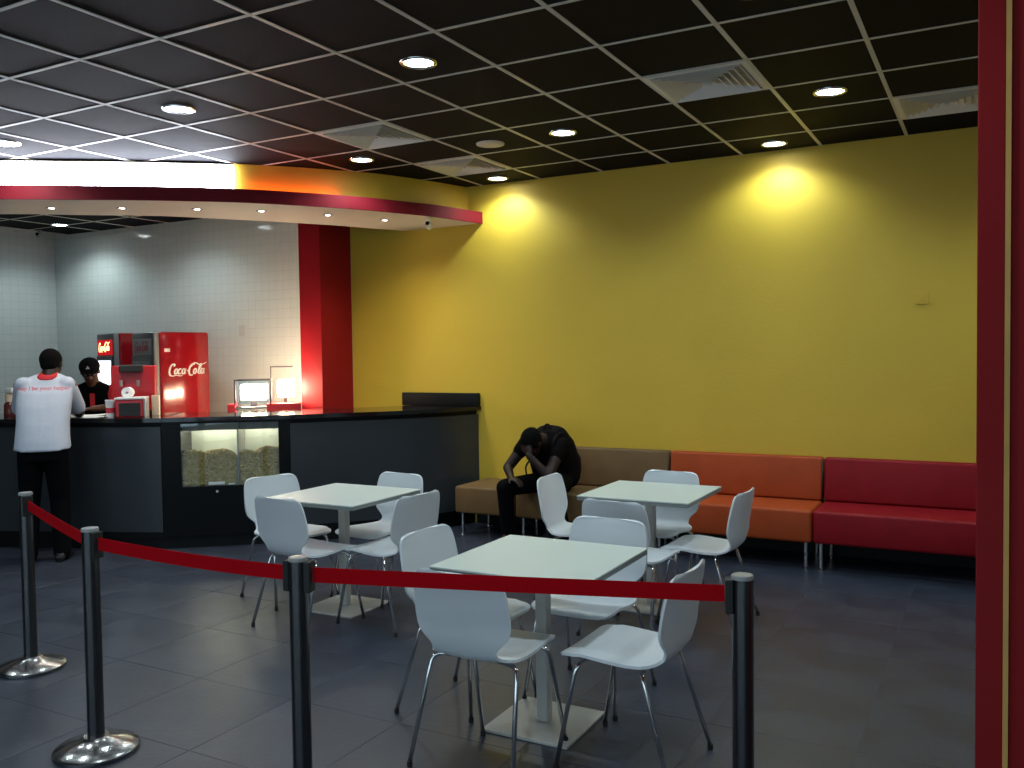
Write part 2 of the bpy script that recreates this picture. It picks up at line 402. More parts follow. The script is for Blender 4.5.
# ------------------------------------------------------------------ lamps
k2 = min(range(len(FAS)), key=lambda k: abs(FAS[k].x + 4.82))
cv = empty('cove_light', (0, 0, 0)); tag(cv, 'orange glowing cove light tube lying behind the red canopy edge', 'light')
CV = offset(FAS[k1 + 1:k2], -0.05)
mesh_obj('tube', tube(bmesh.new(), [(p.x, p.y, ZB1 + 0.010) for p in CV], 0.009, 10), 'cove', cv, True)
for p in (CV[1], CV[-2]): mesh_obj('clip', B((p.x, p.y, ZB1 + 0.003), (0.03, 0.03, 0.006)), 'silver', cv)
def spot_light(parent, z, watt, size, blend, radius, col):
    l = bpy.data.lights.new('lamp_light', 'SPOT'); l.energy = watt; l.spot_size = math.radians(size); l.spot_blend = blend
    l.shadow_soft_size = radius; l.color = col
    o = bpy.data.objects.new('lamp_light', l); o.location = (0, 0, z); link(o, parent)
    return o
def make_downlight():
    d = empty('ceiling_downlight')
    tag(d, 'x', 'downlight', 'round downlights in the black ceiling')
    bm = bmesh.new(); lathe(bm, [(0.078, 0.012), (0.080, -0.002), (0.084, -0.006), (0.097, -0.005), (0.101, 0.0), (0.101, 0.004)], 32)
    mesh_obj('trim_ring', bm, 'chrome', d, True)
    bm = bmesh.new(); lathe(bm, [(0, -0.006), (0.045, -0.005), (0.079, 0.002), (0.079, 0.008), (0, 0.008)], 28)
    mesh_obj('lens', bm, 'lens', d, True)
    spot_light(d, -0.015, DOWN_W, 146, 0.6, 0.05, (0.78, 0.95, 1.0))
    return d
dl = make_downlight()
DL = [((-2.70, 3.97), 'round downlight in the ceiling, the largest of those in view'),
      ((-4.48, 3.93), 'round ceiling downlight nearest to the glaring lit sign'),
      ((-4.43, 5.69), 'round ceiling downlight close above the orange lit canopy fascia'),
      ((-2.69, 5.75), 'round ceiling downlight just right of the flat round ceiling speaker'),
      ((-3.89, 6.93), 'round ceiling downlight beside the yellow wall near the canopy end'),
      ((-0.88, 5.69), 'round ceiling downlight between the large vent and the vent by the red pillar'),
      ((-1.47, 6.90), 'round ceiling downlight by the yellow wall above the bright patch, rightmost of two'),
      ((-0.92, 3.92), 'round ceiling downlight at the very top edge of the picture'),
      ((-6.22, 3.90), 'round ceiling downlight at the left edge above the lit sign'),
      ((-9.51, 6.58), 'round downlight over the kitchen seen below the canopy'),
      ((-7.70, 6.30), 'round downlight over the kitchen hidden behind the canopy'),
      ((0.90, 3.98), 'round ceiling downlight out of view behind the red pillar'),
      ((0.90, 5.70), 'round ceiling downlight out of view beyond the red pillar'),
      ((0.90, 6.93), 'round ceiling downlight by the yellow wall hidden behind the red pillar'),
      ((-2.70, 2.17), 'round ceiling downlight out of view above the barrier posts'),
      ((-0.92, 2.17), 'round ceiling downlight out of view above the nearest barrier post'),
      ((-4.48, 2.17), 'round ceiling downlight out of view above the left barrier posts'),
      ((-6.22, 2.17), 'round ceiling downlight out of view above the floor at left'),
      ((-2.70, -0.2), 'round ceiling downlight out of view behind the camera at left'),
      ((-0.3, -1.0), 'round ceiling downlight out of view behind the camera')]
for k, (p, lab) in enumerate(DL):
    if k == 0:
        dl.location = (*p, ZC); dl['label'] = lab
    else:
        tree(dl, (*p, ZC), 0, lab)
def make_spot():
    d = empty('canopy_spotlight'); tag(d, 'x', 'spotlight', 'small spotlights in the canopy underside')
    bm = bmesh.new(); lathe(bm, [(0.030, 0.008), (0.031, -0.003), (0.036, -0.006), (0.044, -0.003), (0.044, 0.0)], 24)
    mesh_obj('trim_ring', bm, 'silver', d, True)
    bm = bmesh.new(); lathe(bm, [(0, -0.006), (0.018, -0.004), (0.030, 0.002), (0.030, 0.006), (0, 0.006)], 20)
    mesh_obj('bulb', bm, 'lens_warm', d, True)
    spot_light(d, -0.014, SPOT_W, 140, 0.8, 0.03, (1.0, 0.92, 0.78))
    return d
sp = make_spot()
SPT = [(-6.60, 4.50), (-6.15, 4.80), (-5.70, 5.16), (-5.34, 5.51), (-5.03, 5.98), (-4.80, 6.48)]
words = ['leftmost', 'second from the left', 'third from the left', 'fourth from the left', 'fifth from the left', 'rightmost']
for k, p in enumerate(SPT):
    lab = 'small spotlight in the cream canopy underside, %s of six' % words[k]
    if k == 0: sp.location = (*p, ZB0); sp['label'] = lab
    else: tree(sp, (*p, ZB0), 0, lab)

# air vents: sloped square louvres inside one another
def make_vent():
    d = empty('ceiling_vent'); tag(d, 'x', 'air vent', 'square four way air vents in the ceiling')
    mesh_obj('backing', B((0, 0, 0.016), (0.57, 0.57, 0.006)), 'grid', d)
    def ring(bm, o0, i0, z0, z1, th=0.004):
        q = []
        for h, z in ((o0, z0), (i0, z1), (i0 - 0.004, z1 + th * 0.3), (o0 - 0.006, z0 + th)):
            q.append([bm.verts.new((sx * h, sy * h, z)) for sx, sy in ((-1, -1), (1, -1), (1, 1), (-1, 1))])
        for a, b in zip(q, q[1:] + q[:1]):
            for k in range(4): bm.faces.new((a[k], a[(k + 1) % 4], b[(k + 1) % 4], b[k]))
        bmesh.ops.recalc_face_normals(bm, faces=bm.faces[:])
        return bm
    mesh_obj('frame', ring(bmesh.new(), 0.294, 0.262, -0.004, -0.006), 'vent', d)
    for k in range(6):
        h = 0.258 - 0.040 * k
        mesh_obj('louvre', ring(bmesh.new(), h, h - 0.026, -0.014, 0.010), 'vent', d)
    mesh_obj('centre_plate', B((0, 0, -0.008), (0.03, 0.03, 0.01)), 'grid', d)
    return d
vt = make_vent()
VL = ['square ceiling vent, the largest one, above the middle of the yellow wall',
      'square ceiling vent partly hidden behind the red pillar', 'square ceiling vent between the canopy and two downlights, left one of the two small vents',
      'square ceiling vent nearest the canopy corner beside the yellow wall']
for k, (i, j) in enumerate(DIFF):
    p = (GX + 0.6 * i + 0.3, GY + 0.6 * j + 0.3, ZC)
    if k == 0: vt.location = p; vt['label'] = VL[0]
    else: tree(vt, p, 0, VL[k])
spk = empty('ceiling_speaker', (-3.29, 5.76, ZC)); tag(spk, 'flat round pale speaker in the ceiling between two vents and a downlight', 'speaker')
mesh_obj('rim', lathe(bmesh.new(), [(0.092, 0.004), (0.092, -0.006), (0.104, -0.006), (0.106, 0.0), (0.106, 0.004)], 32), 'grid', spk, True)
mesh_obj('grille', lathe(bmesh.new(), [(0, -0.008), (0.06, -0.007), (0.092, -0.004), (0.092, 0.003), (0, 0.003)], 32), 'grid', spk, True)
def cctv(loc, rz, label, m1):
    d = empty('security_camera', loc, rz); tag(d, label, 'camera')
    mesh_obj('mount', lathe(bmesh.new(), [(0, 0), (0.03, 0), (0.03, -0.012), (0.012, -0.02), (0.012, -0.05), (0, -0.05)], 18), m1, d, 'auto')
    mx = M.Translation((0, -0.01, -0.065)) @ M.Rotation(math.radians(75), 4, 'X')
    mesh_obj('body', lathe(bmesh.new(), [(0, -0.04), (0.022, -0.04), (0.028, -0.03), (0.028, 0.045), (0.024, 0.052), (0, 0.048)], 18, mx), m1, d, 'auto')
    mesh_obj('lens', lathe(bmesh.new(), [(0, 0.049), (0.018, 0.053), (0.018, 0.056), (0, 0.058)], 16, mx), 'black_gloss', d, 'auto')
cctv((-4.42, 6.62, ZB0), math.radians(20), 'small white security camera under the right end of the canopy', 'whiteplastic')
cctv((-10.1, 6.72, ZC), math.radians(30), 'small dark security camera in the kitchen ceiling corner', 'silver')

# ------------------------------------------------------------------ service counter
CT = CAM_H - 0.5     # counter top height 1.10
Pk = [V(p) for p in ((-10.3, 3.40), (-8.8, 3.90), (-7.35, 4.45), (-6.60, 4.76), (-6.03, 5.00), (-5.58, 5.33), (-5.22, 5.66), (-4.92, 5.98), (-4.61, 6.34), (-4.37, 6.72), (-4.22, YW - 0.004))]
FR = [V((p.x, p.y)) for p in catmull([(p.x, p.y) for p in Pk], 8)]
ctr = empty('service_counter', (-6.0, 5.4, 0)); tag(ctr, 'long curved dark service counter with charcoal front panels', 'counter')
def cpart(name, bm, m, sm='auto'):
    o = mesh_obj(name, bm, m, ctr, sm); o.matrix_parent_inverse = M.Translation((6.0, -5.4, 0)); return o
i163, i282 = 32, 48       # display section between the two front panels
q0 = FR[i163]; q1 = FR[i282]
FRD = FR[:i163 + 1] + [q0.lerp(q1, k / 4) for k in range(1, 4)] + FR[i282:]
ia, ib = i163, i163 + 4
FRD = [V(p) for p in FRD]
cpart('countertop', strip(bmesh.new(), FRD, offset(FRD, 0.70), CT - 0.035, CT), 'stone')
inner = offset(FRD, 0.05); deep = offset(FRD, 0.64)
left, right = slice(0, ia + 1), slice(ib, None)
cpart('carcass', strip(bmesh.new(), offset(FRD, 0.055)[left], deep[left], 0.10, CT - 0.036), 'black_matt')
cpart('carcass', strip(bmesh.new(), offset(FRD, 0.055)[right], deep[right], 0.10, CT - 0.036), 'black_matt')
cpart('plinth', strip(bmesh.new(), offset(FRD, 0.09), offset(FRD, 0.60), 0.0, 0.099), 'black_matt')
def panel(a, b, z0=0.15):
    cpart('front_panel', strip(bmesh.new(), offset(FRD, 0.035)[a:b + 1], offset(FRD, 0.054)[a:b + 1], z0, CT - 0.075), 'panel')
n = len(FRD)
panel(0, 10); panel(10, ia)
panel(ib, ib + 9); panel(ib + 9, n - 1)
# upstand against the yellow wall
cpart('upstand', B((-4.66, YW - 0.03, CT + 0.062), (0.86, 0.05, 0.124), 0, 0.004), 'black_matt')

# popcorn display built in between
d = (q1 - q0); L = d.length; dx = d.normalized(); ny = V((-dx.y, dx.x)); ang = math.atan2(dx.y, dx.x)
disp = empty('popcorn_cabinet', (q0.x, q0.y, 0), ang)
tag(disp, 'black popcorn display cabinet with lit glass windows set in the counter', 'display cabinet')
def db(x0, x1, y0, y1, z0, z1, bev=0.0): return B(((x0 + x1) / 2, (y0 + y1) / 2, (z0 + z1) / 2), (x1 - x0, y1 - y0, z1 - z0), 0, bev)
wx0, wx1, wz0, wz1 = 0.15 * L, 0.905 * L, 0.515, 1.043
xm = wx0 + (wx1 - wx0) * 0.575
mesh_obj('body', db(0.002, L - 0.002, 0.05, 0.62, 0.10, wz0, 0.003), 'black_gloss', disp)
mesh_obj('head_rail', db(0.002, L - 0.002, 0.05, 0.62, wz1, CT - 0.037, 0.002), 'black_gloss', disp)
mesh_obj('side_stile', db(0.002, wx0, 0.05, 0.62, wz0, wz1), 'black_gloss', disp)
mesh_obj('side_stile', db(wx1, L - 0.002, 0.05, 0.62, wz0, wz1), 'black_gloss', disp)
mesh_obj('back_panel', db(wx0, wx1, 0.58, 0.60, wz0, wz1), 'white_lam', disp)
mesh_obj('divider', db(xm - 0.006, xm + 0.006, 0.07, 0.58, wz0, wz1), 'silver', disp)
mesh_obj('window_pane', db(wx0, xm, 0.055, 0.061, wz0, wz1), 'pane', disp)
mesh_obj('window_pane', db(xm, wx1, 0.055, 0.061, wz0, wz1), 'pane', disp)
mesh_obj('light_tube', tube(bmesh.new(), [(wx0 + 0.05, 0.42, wz1 - 0.03), (xm - 0.03, 0.42, wz1 - 0.03)], 0.013, 12), 'cabinet_light', disp, True)
mesh_obj('light_tube', tube(bmesh.new(), [(xm + 0.03, 0.42, wz1 - 0.03), (wx1 - 0.04, 0.42, wz1 - 0.03)], 0.013, 12), 'cabinet_light', disp, True)
mesh_obj('tube_shade', db(wx0, wx1, 0.13, 0.16, wz1 - 0.065, wz1), 'silver', disp)
mesh_obj('lock', tube(bmesh.new(), [(L * 0.42, 0.056, 0.47), (L * 0.42, 0.040, 0.47)], 0.012, 12), 'chrome', disp, 'auto')
mesh_obj('pull_handle', db(xm - 0.24, xm - 0.11, 0.044, 0.054, wz0 + 0.012, wz0 + 0.035, 0.002), 'whiteplastic', disp)
mesh_obj('pull_handle', db(xm - 0.08, xm - 0.03, 0.044, 0.054, wz0 + 0.008, wz0 + 0.02, 0.002), 'whiteplastic', disp)
def popcorn_heap(x0, x1, y0, y1, z0, top, parent):
    bm = bmesh.new()
    N, Mm = 26, 12
    g = [[bm.verts.new((x0 + (x1 - x0) * i / N, y0 + 0.012 + (y1 - y0 - 0.012) * j / Mm, top(i / N, j / Mm) - 0.02)) for j in range(Mm + 1)] for i in range(N + 1)]
    gb = [bm.verts.new((x0 + (x1 - x0) * i / N, y0 + 0.012, z0 + 0.001)) for i in range(N + 1)]
    for i in range(N):
        bm.faces.new((g[i][0], g[i + 1][0], gb[i + 1], gb[i]))
        for j in range(Mm): bm.faces.new((g[i][j], g[i][j + 1], g[i + 1][j + 1], g[i + 1][j]))
    def kernel(c, r):
        res = bmesh.ops.create_icosphere(bm, subdivisions=1, radius=r)
        s = M.Translation(c) @ M.Rotation(random.random() * 6, 4, V((random.random(), random.random(), 1)).normalized()) @ M.Diagonal((random.uniform(0.8, 1.2), random.uniform(0.8, 1.2), random.uniform(0.7, 1.1), 1))
        for v in res['verts']: v.co = s @ (v.co * random.uniform(0.75, 1.2))
    for _ in range(1500):
        u, v = random.random(), random.random()
        kernel((x0 + 0.012 + (x1 - x0 - 0.024) * u, y0 + (y1 - y0) * v + 0.012, top(u, v) - 0.012 + random.uniform(-0.008, 0.012)), random.uniform(0.011, 0.019)) if _ % 3 == 0 else \
            kernel((x0 + 0.012 + (x1 - x0 - 0.024) * u, y0 + 0.012 + random.uniform(-0.004, 0.006), z0 + 0.014 + (top(u, 0) - z0 - 0.02) * v), random.uniform(0.011, 0.018))
    return bm
t1 = lambda u, v: wz0 + 0.285 - 0.10 * max(0, u - 0.78) ** 1.0 * 4 * (0.5) + 0.015 * math.sin(u * 9 + v * 4) - 0.05 * v
t2 = lambda u, v: wz0 + 0.265 + 0.045 * u + 0.015 * math.sin(u * 11 + v * 3) - 0.05 * v
for (x0, x1, t, lab) in ((wx0 + 0.004, xm - 0.012, t1, 'yellow popcorn heaped behind the left cabinet window'), (xm + 0.010, wx1 - 0.004, t2, 'yellow popcorn heaped behind the right cabinet window')):
    o = mesh_obj('popcorn', popcorn_heap(x0, x1, 0.075, 0.56, wz0, t, disp), 'popcorn')
    o.location = (q0.x, q0.y, 0); o.rotation_euler = (0, 0, ang)
    tag(o, lab, 'popcorn', kind='stuff')

# ------------------------------------------------------------------ bench seating along the yellow wall
SY0, SY1, SZ0, SZ1 = 6.56, YW - 0.018, 0.20, 0.435
def bench(x0, x1, m, label, back=True, bx0=None, bx1=None):
    b = empty('bench_seat', ((x0 + x1) / 2, (SY0 + SY1) / 2, 0)); tag(b, label, 'bench', 'bench seats along the yellow wall')
    hx = (x1 - x0) / 2; hy = (SY1 - SY0) / 2
    mesh_obj('seat_cushion', B((0, 0, (SZ0 + SZ1) / 2), (2 * hx - 0.006, 2 * hy, SZ1 - SZ0), 0, 0.022, 3), m, b, 'auto')
    if back:
        bw = 0.12; h0, h1 = SZ1 + 0.004, CAM_H - 0.835
        bm = bmesh.new(); box(bm, (0, hy - bw / 2, (h0 + h1) / 2), (2 * hx - 0.006, bw, h1 - h0), 0, 0.018, None, 3)
        for v in bm.verts:
            if v.co.y < hy - bw / 2: v.co.y += 0.035 * (v.co.z - h0) / (h1 - h0)
        mesh_obj('backrest', bm, m, b, 'auto')
        mesh_obj('seam', tube(bmesh.new(), [(hx - 0.003, hy - bw + 0.004, h0 + 0.02), (hx - 0.003, hy - bw + 0.035, h1 - 0.02)], 0.005, 8), 'piping', b, True)
    for sx in (-1, 1):
        for sy in (-1, 1):
            lg = mesh_obj('leg', lathe(bmesh.new(), [(0, 0), (0.020, 0), (0.020, 0.008), (0.015, 0.012), (0.015, SZ0), (0, SZ0)], 14, M.Translation((sx * (hx - 0.05), sy * (hy - 0.06), 0.0))), 'chrome', b, 'auto')
    return b
bench(-4.165, -3.565, 'brown', 'brown backless bench seat beside the dark counter end', back=False)
bench(-3.56, -2.36, 'brown', 'brown bench seat with backrest under the seated person')
bench(-2.355, -1.145, 'orange', 'orange bench seat with backrest between the brown and red ones')
bench(-1.14, 0.07, 'redseat', 'dark red bench seat with backrest next to the red pillar')

# ------------------------------------------------------------------ tables
TZ = 0.722
def make_table():
    t = empty('cafe_table'); tag(t, 'x', 'table', 'square white cafe tables')
    mesh_obj('tabletop', B((0, 0, TZ - 0.004), (0.70, 0.70, 0.008), 0, 0.002), 'white_lam', t)
    mesh_obj('top_core', B((0, 0, TZ - 0.0185), (0.696, 0.696, 0.021), 0, 0.002), 'edge', t)
    mesh_obj('pole', B((0, 0, (TZ - 0.029 + 0.012) / 2), (0.054, 0.054, TZ - 0.041), 0, 0.008), 'white_metal', t)
    mesh_obj('mount_plate', B((0, 0, TZ - 0.034), (0.26, 0.26, 0.008)), 'white_metal', t)
    mesh_obj('base_plate', B((0, 0, 0.006), (0.40, 0.40, 0.012), 0, 0.003), 'white_metal', t)
    return t
tb = make_table()
TAB = [((-1.700, 3.375), 'square white cafe table nearest the camera, on a white square base'),
       ((-3.615, 4.39), 'square white cafe table in front of the service counter'),
       ((-1.885, 5.26), 'square white cafe table in front of the wall benches')]
for k, (p, lab) in enumerate(TAB):
    if k == 0: tb.location = (*p, 0); tb['label'] = lab
    else: tree(tb, (*p, 0), 0, lab)

# ------------------------------------------------------------------ chairs (face +Y, rear feet and top of back at y = -0.25)
def chair_profile():
    prof = [(0.215, 0.424, 0.150), (0.212, 0.432, 0.180), (0.190, 0.440, 0.196), (0.150, 0.443, 0.203), (0.08, 0.440, 0.207), (0.0, 0.434, 0.208), (-0.07, 0.430, 0.204),
            (-0.120, 0.430, 0.192), (-0.150, 0.433, 0.172), (-0.172, 0.440, 0.150), (-0.188, 0.452, 0.140), (-0.200, 0.470, 0.140), (-0.207, 0.490, 0.150), (-0.212, 0.510, 0.170),
            (-0.216, 0.532, 0.190), (-0.220, 0.56, 0.203), (-0.226, 0.60, 0.208), (-0.234, 0.65, 0.207), (-0.244, 0.70, 0.203), (-0.252, 0.735, 0.197), (-0.257, 0.760, 0.188), (-0.261, 0.775, 0.172), (-0.263, 0.783, 0.140)]
    P = catmull(prof, 2)
    return [(p.x, p.y, p.z) for p in P], len(P)
def chair_shell(rows_from, rows_to):
    P, n = chair_profile(); Mc = 14; th = 0.011
    def pt(i, s):
        y, z, wd = P[i]
        f = min(1, max(0, (z - 0.45) / 0.12))          # 0 on the seat, 1 on the back
        return V((s * wd, y + 0.022 * f * s * s, z + (1 - f) * 0.010 * s * s * (1 if y < 0.15 else 0.4)))
    grid = [[pt(i, -1 + 2 * k / Mc) for k in range(Mc + 1)] for i in range(n)]
    nor = [[None] * (Mc + 1) for _ in range(n)]
    for i in range(n):
        for k in range(Mc + 1):
            a = grid[min(i + 1, n - 1)][k] - grid[max(i - 1, 0)][k]; b = grid[i][min(k + 1, Mc)] - grid[i][max(k - 1, 0)]
            nor[i][k] = a.cross(b).normalized()
    bm = bmesh.new(); R = range(rows_from, min(rows_to + 1, n))
    T = {i: [bm.verts.new(grid[i][k] + nor[i][k] * th / 2) for k in range(Mc + 1)] for i in R}
    U = {i: [bm.verts.new(grid[i][k] - nor[i][k] * th / 2) for k in range(Mc + 1)] for i in R}
    R = list(R)
    for a, b in zip(R, R[1:]):
        for k in range(Mc):
            bm.faces.new((T[a][k], T[a][k + 1], T[b][k + 1], T[b][k])); bm.faces.new((U[a][k], U[b][k], U[b][k + 1], U[a][k + 1]))
        bm.faces.new((T[a][0], T[b][0], U[b][0], U[a][0])); bm.faces.new((T[a][Mc], U[a][Mc], U[b][Mc], T[b][Mc]))
    for e in (R[0], R[-1]):
        for k in range(Mc): bm.faces.new((T[e][k], U[e][k], U[e][k + 1], T[e][k + 1]))
    bmesh.ops.recalc_face_normals(bm, faces=bm.faces[:])
    return bm
def make_chair():
    c = empty('cafe_chair'); tag(c, 'x', 'chair', 'white shell chairs at the cafe tables')
    n = chair_profile()[1]; sp_ = 21
    mesh_obj('seat', chair_shell(0, sp_), 'chair', c, 'auto')
    mesh_obj('backrest', chair_shell(sp_, n - 1), 'chair', c, 'auto')
    for sx in (-1, 1):
        for sy in (1, -1):
            fy = 0.215 if sy > 0 else -0.245
            y0 = 0.11 if sy > 0 else -0.10
            pts = [(sx * 0.05, y0 * 0.9, 0.417), (sx * 0.13, y0 + sy * 0.01, 0.417), (sx * 0.165, y0 + sy * 0.018, 0.415), (sx * 0.182, y0 + sy * 0.025, 0.406), (sx * 0.190, y0 + sy * 0.032, 0.390), (sx * 0.194, y0 + sy * 0.04, 0.365), (sx * 0.226, fy, 0.018)]
            lg = mesh_obj('leg', tube(bmesh.new(), pts, 0.0092, 10), 'chrome', c, True)
            mesh_obj('foot_cap', lathe(bmesh.new(), [(0, 0), (0.011, 0), (0.0115, 0.022), (0, 0.022)], 10, M.Translation((sx * 0.226, fy, 0))), 'rubber', lg, 'auto')
    mesh_obj('under_frame', tube(bmesh.new(), [(0, 0.10, 0.414), (0, -0.09, 0.414)], 0.013, 10), 'chrome', c, True)
    return c
ch = make_chair()
# position of the seat centre, heading in degrees (0 faces the yellow wall)
CH = [((-1.760, 3.02), 0, 'white chair nearest the camera, its back towards the barrier belt'),
      ((-2.075, 3.38), -93, 'white chair at the left side of the nearest table, seen past its neighbour'),
      ((-1.655, 3.755), 178, 'white chair at the far side of the nearest table, facing the camera'),
      ((-1.245, 3.225), 88, 'white chair at the right side of the nearest table, beside the last barrier post'),
      ((-4.09, 4.41), -108, 'white chair below the popcorn window, left of its table'),
      ((-3.60, 4.045), -5, 'white chair behind the black headed barrier post, its back to the camera'),
      ((-3.585, 4.70), 174, 'white chair facing the camera in front of the dark counter panel'),
      ((-3.19, 4.29), 84, 'white chair at the right side of the counter side table'),
      ((-2.335, 5.23), -88, 'white chair partly covering the seated person on the brown bench'),
      ((-1.80, 4.73), -7, 'white chair half hidden behind the chair of the nearest table, back to the camera'),
      ((-1.93, 5.50), 175, 'white chair facing the camera in front of the orange bench'),
      ((-1.50, 5.12), 87, 'white chair in profile before the orange bench, right of its table')]
for k, (p, a, lab) in enumerate(CH):
    rz = math.radians(a)
    if k == 0: ch.location = (*p, 0); ch.rotation_euler = (0, 0, rz); ch['label'] = lab
    else: tree(ch, (*p, 0), rz, lab)

# ------------------------------------------------------------------ belt barrier
SH = 0.915
ST = [((-4.38, 2.79), 'steel barrier post furthest left, in front of the customer'), ((-3.21, 2.31), 'steel barrier post second from the left, its round base fully in view'),
      ((-2.08, 2.28), 'steel barrier post with black belt head in front of the counter side table'), ((-0.67, 2.68), 'steel barrier post rightmost, near the red pillar')]
def make_post():
    s = empty('barrier_post'); tag(s, 'x', 'barrier post', 'steel belt barrier posts')
    mesh_obj('base', lathe(bmesh.new(), [(0, 0), (0.160, 0), (0.164, 0.004), (0.164, 0.016), (0.158, 0.022), (0.10, 0.040), (0.055, 0.056), (0.046, 0.066), (0, 0.066)], 48), 'steel', s, 'auto')
    mesh_obj('post', lathe(bmesh.new(), [(0, 0.06), (0.0325, 0.06), (0.0325, SH - 0.012), (0, SH - 0.012)], 32), 'steel_post', s, 'auto')
    mesh_obj('top_cap', lathe(bmesh.new(), [(0, SH - 0.013), (0.0335, SH - 0.013), (0.0335, SH - 0.003), (0.031, SH), (0, SH + 0.001)], 32), 'silver', s, 'auto')
    return s
ps = make_post()
posts = []
for k, (p, lab) in enumerate(ST):
    if k == 0: ps.location = (*p, 0); ps['label'] = lab; posts.append(ps)
    else: posts.append(tree(ps, (*p, 0), 0, lab))
def cassette(o, a, b, blk=0.105):
    """belt slot on post a, turned to post b"""
    d2 = V(b) - V(a); an = math.atan2(d2.y, d2.x)
    mx = M.Rotation(an, 4, 'Z')
    bm = bmesh.new(); box(bm, (0.0395, 0, SH - 0.066), (0.024, 0.046, blk), 0, 0.003, mx); mesh_obj('belt_slot', bm, 'rubber', o)
Sx = [V(p) for p, _ in ST]
for a, b in ((0, 1), (1, 0), (1, 2), (2, 1), (2, 3), (3, 2)): cassette(posts[a], Sx[a], Sx[b])
def belt(a, b, za, zb, sag, label):
    d2 = (b - a).normalized(); A_, B_ = a + d2 * 0.053, b - d2 * 0.053
    bm = bmesh.new(); nrm = V((-d2.y, d2.x, 0)) * 0.001; rows = []
    N = 24
    for k in range(N + 1):
        t = k / N; p = A_.lerp(B_, t); z = za + (zb - za) * t - sag * 4 * t * (1 - t)
        tw = 0.0
        rows.append([bm.verts.new(V((p.x, p.y, z + dz)) + nrm * s) for s in (1, -1) for dz in (0.026, -0.026)])
    for r0, r1 in zip(rows, rows[1:]):
        for i, j in ((0, 1), (1, 3), (3, 2), (2, 0)): bm.faces.new((r0[i], r0[j], r1[j], r1[i]))
    bm.faces.new([rows[0][i] for i in (0, 1, 3, 2)]); bm.faces.new([rows[-1][i] for i in (0, 2, 3, 1)])
    bmesh.ops.recalc_face_normals(bm, faces=bm.faces[:])
    tag(mesh_obj('barrier_belt', bm, 'belt', None, 'auto'), label, 'barrier belt', 'red barrier belts')
belt(Sx[0], Sx[1], SH - 0.06, SH - 0.06, 0.005, 'short red belt between the two leftmost barrier posts')
belt(Sx[1], Sx[2], SH - 0.06, SH - 0.06, 0.010, 'red belt stretched between the second and third barrier posts')
belt(Sx[2], Sx[3], SH - 0.06, SH - 0.06, 0.002, 'long red belt in front of the nearest table and chairs')

# ------------------------------------------------------------------ lettering in a flowing script
def ribbon(bm, pts, w0, z=0.0, th=0.002):
    P = catmull([(p[0], p[1], p[2] if len(p) > 2 else 1.0) for p in pts], 5)
    L_, R_ = [], []
    for i, p in enumerate(P):
        t = V((P[min(i + 1, len(P) - 1)] - P[max(i - 1, 0)])[:2]).normalized()
        # broad pen: verticals thick, horizontals thin
        wdt = w0 * p.z * (0.55 + 0.45 * abs(t.y)) / 2
        n_ = V((-t.y, t.x)) * wdt
        L_.append((p.x + n_.x, p.y + n_.y)); R_.append((p.x - n_.x, p.y - n_.y))
    top = [[bm.verts.new((x, y, z + th)) for x, y in s] for s in (L_, R_)]
    bot = [[bm.verts.new((x, y, z)) for x, y in s] for s in (L_, R_)]
    for i in range(len(P) - 1):
        bm.faces.new((top[0][i], top[0][i + 1], top[1][i + 1], top[1][i]))
        bm.faces.new((top[0][i], bot[0][i], bot[0][i + 1], top[0][i + 1])); bm.faces.new((top[1][i], top[1][i + 1], bot[1][i + 1], bot[1][i]))
def arc(cx, cy, rx, ry, a0, a1, n=10, wd=1.0):
    return [(cx + rx * math.cos(math.radians(a0 + (a1 - a0) * k / n)), cy + ry * math.sin(math.radians(a0 + (a1 - a0) * k / n)), wd) for k in range(n + 1)]
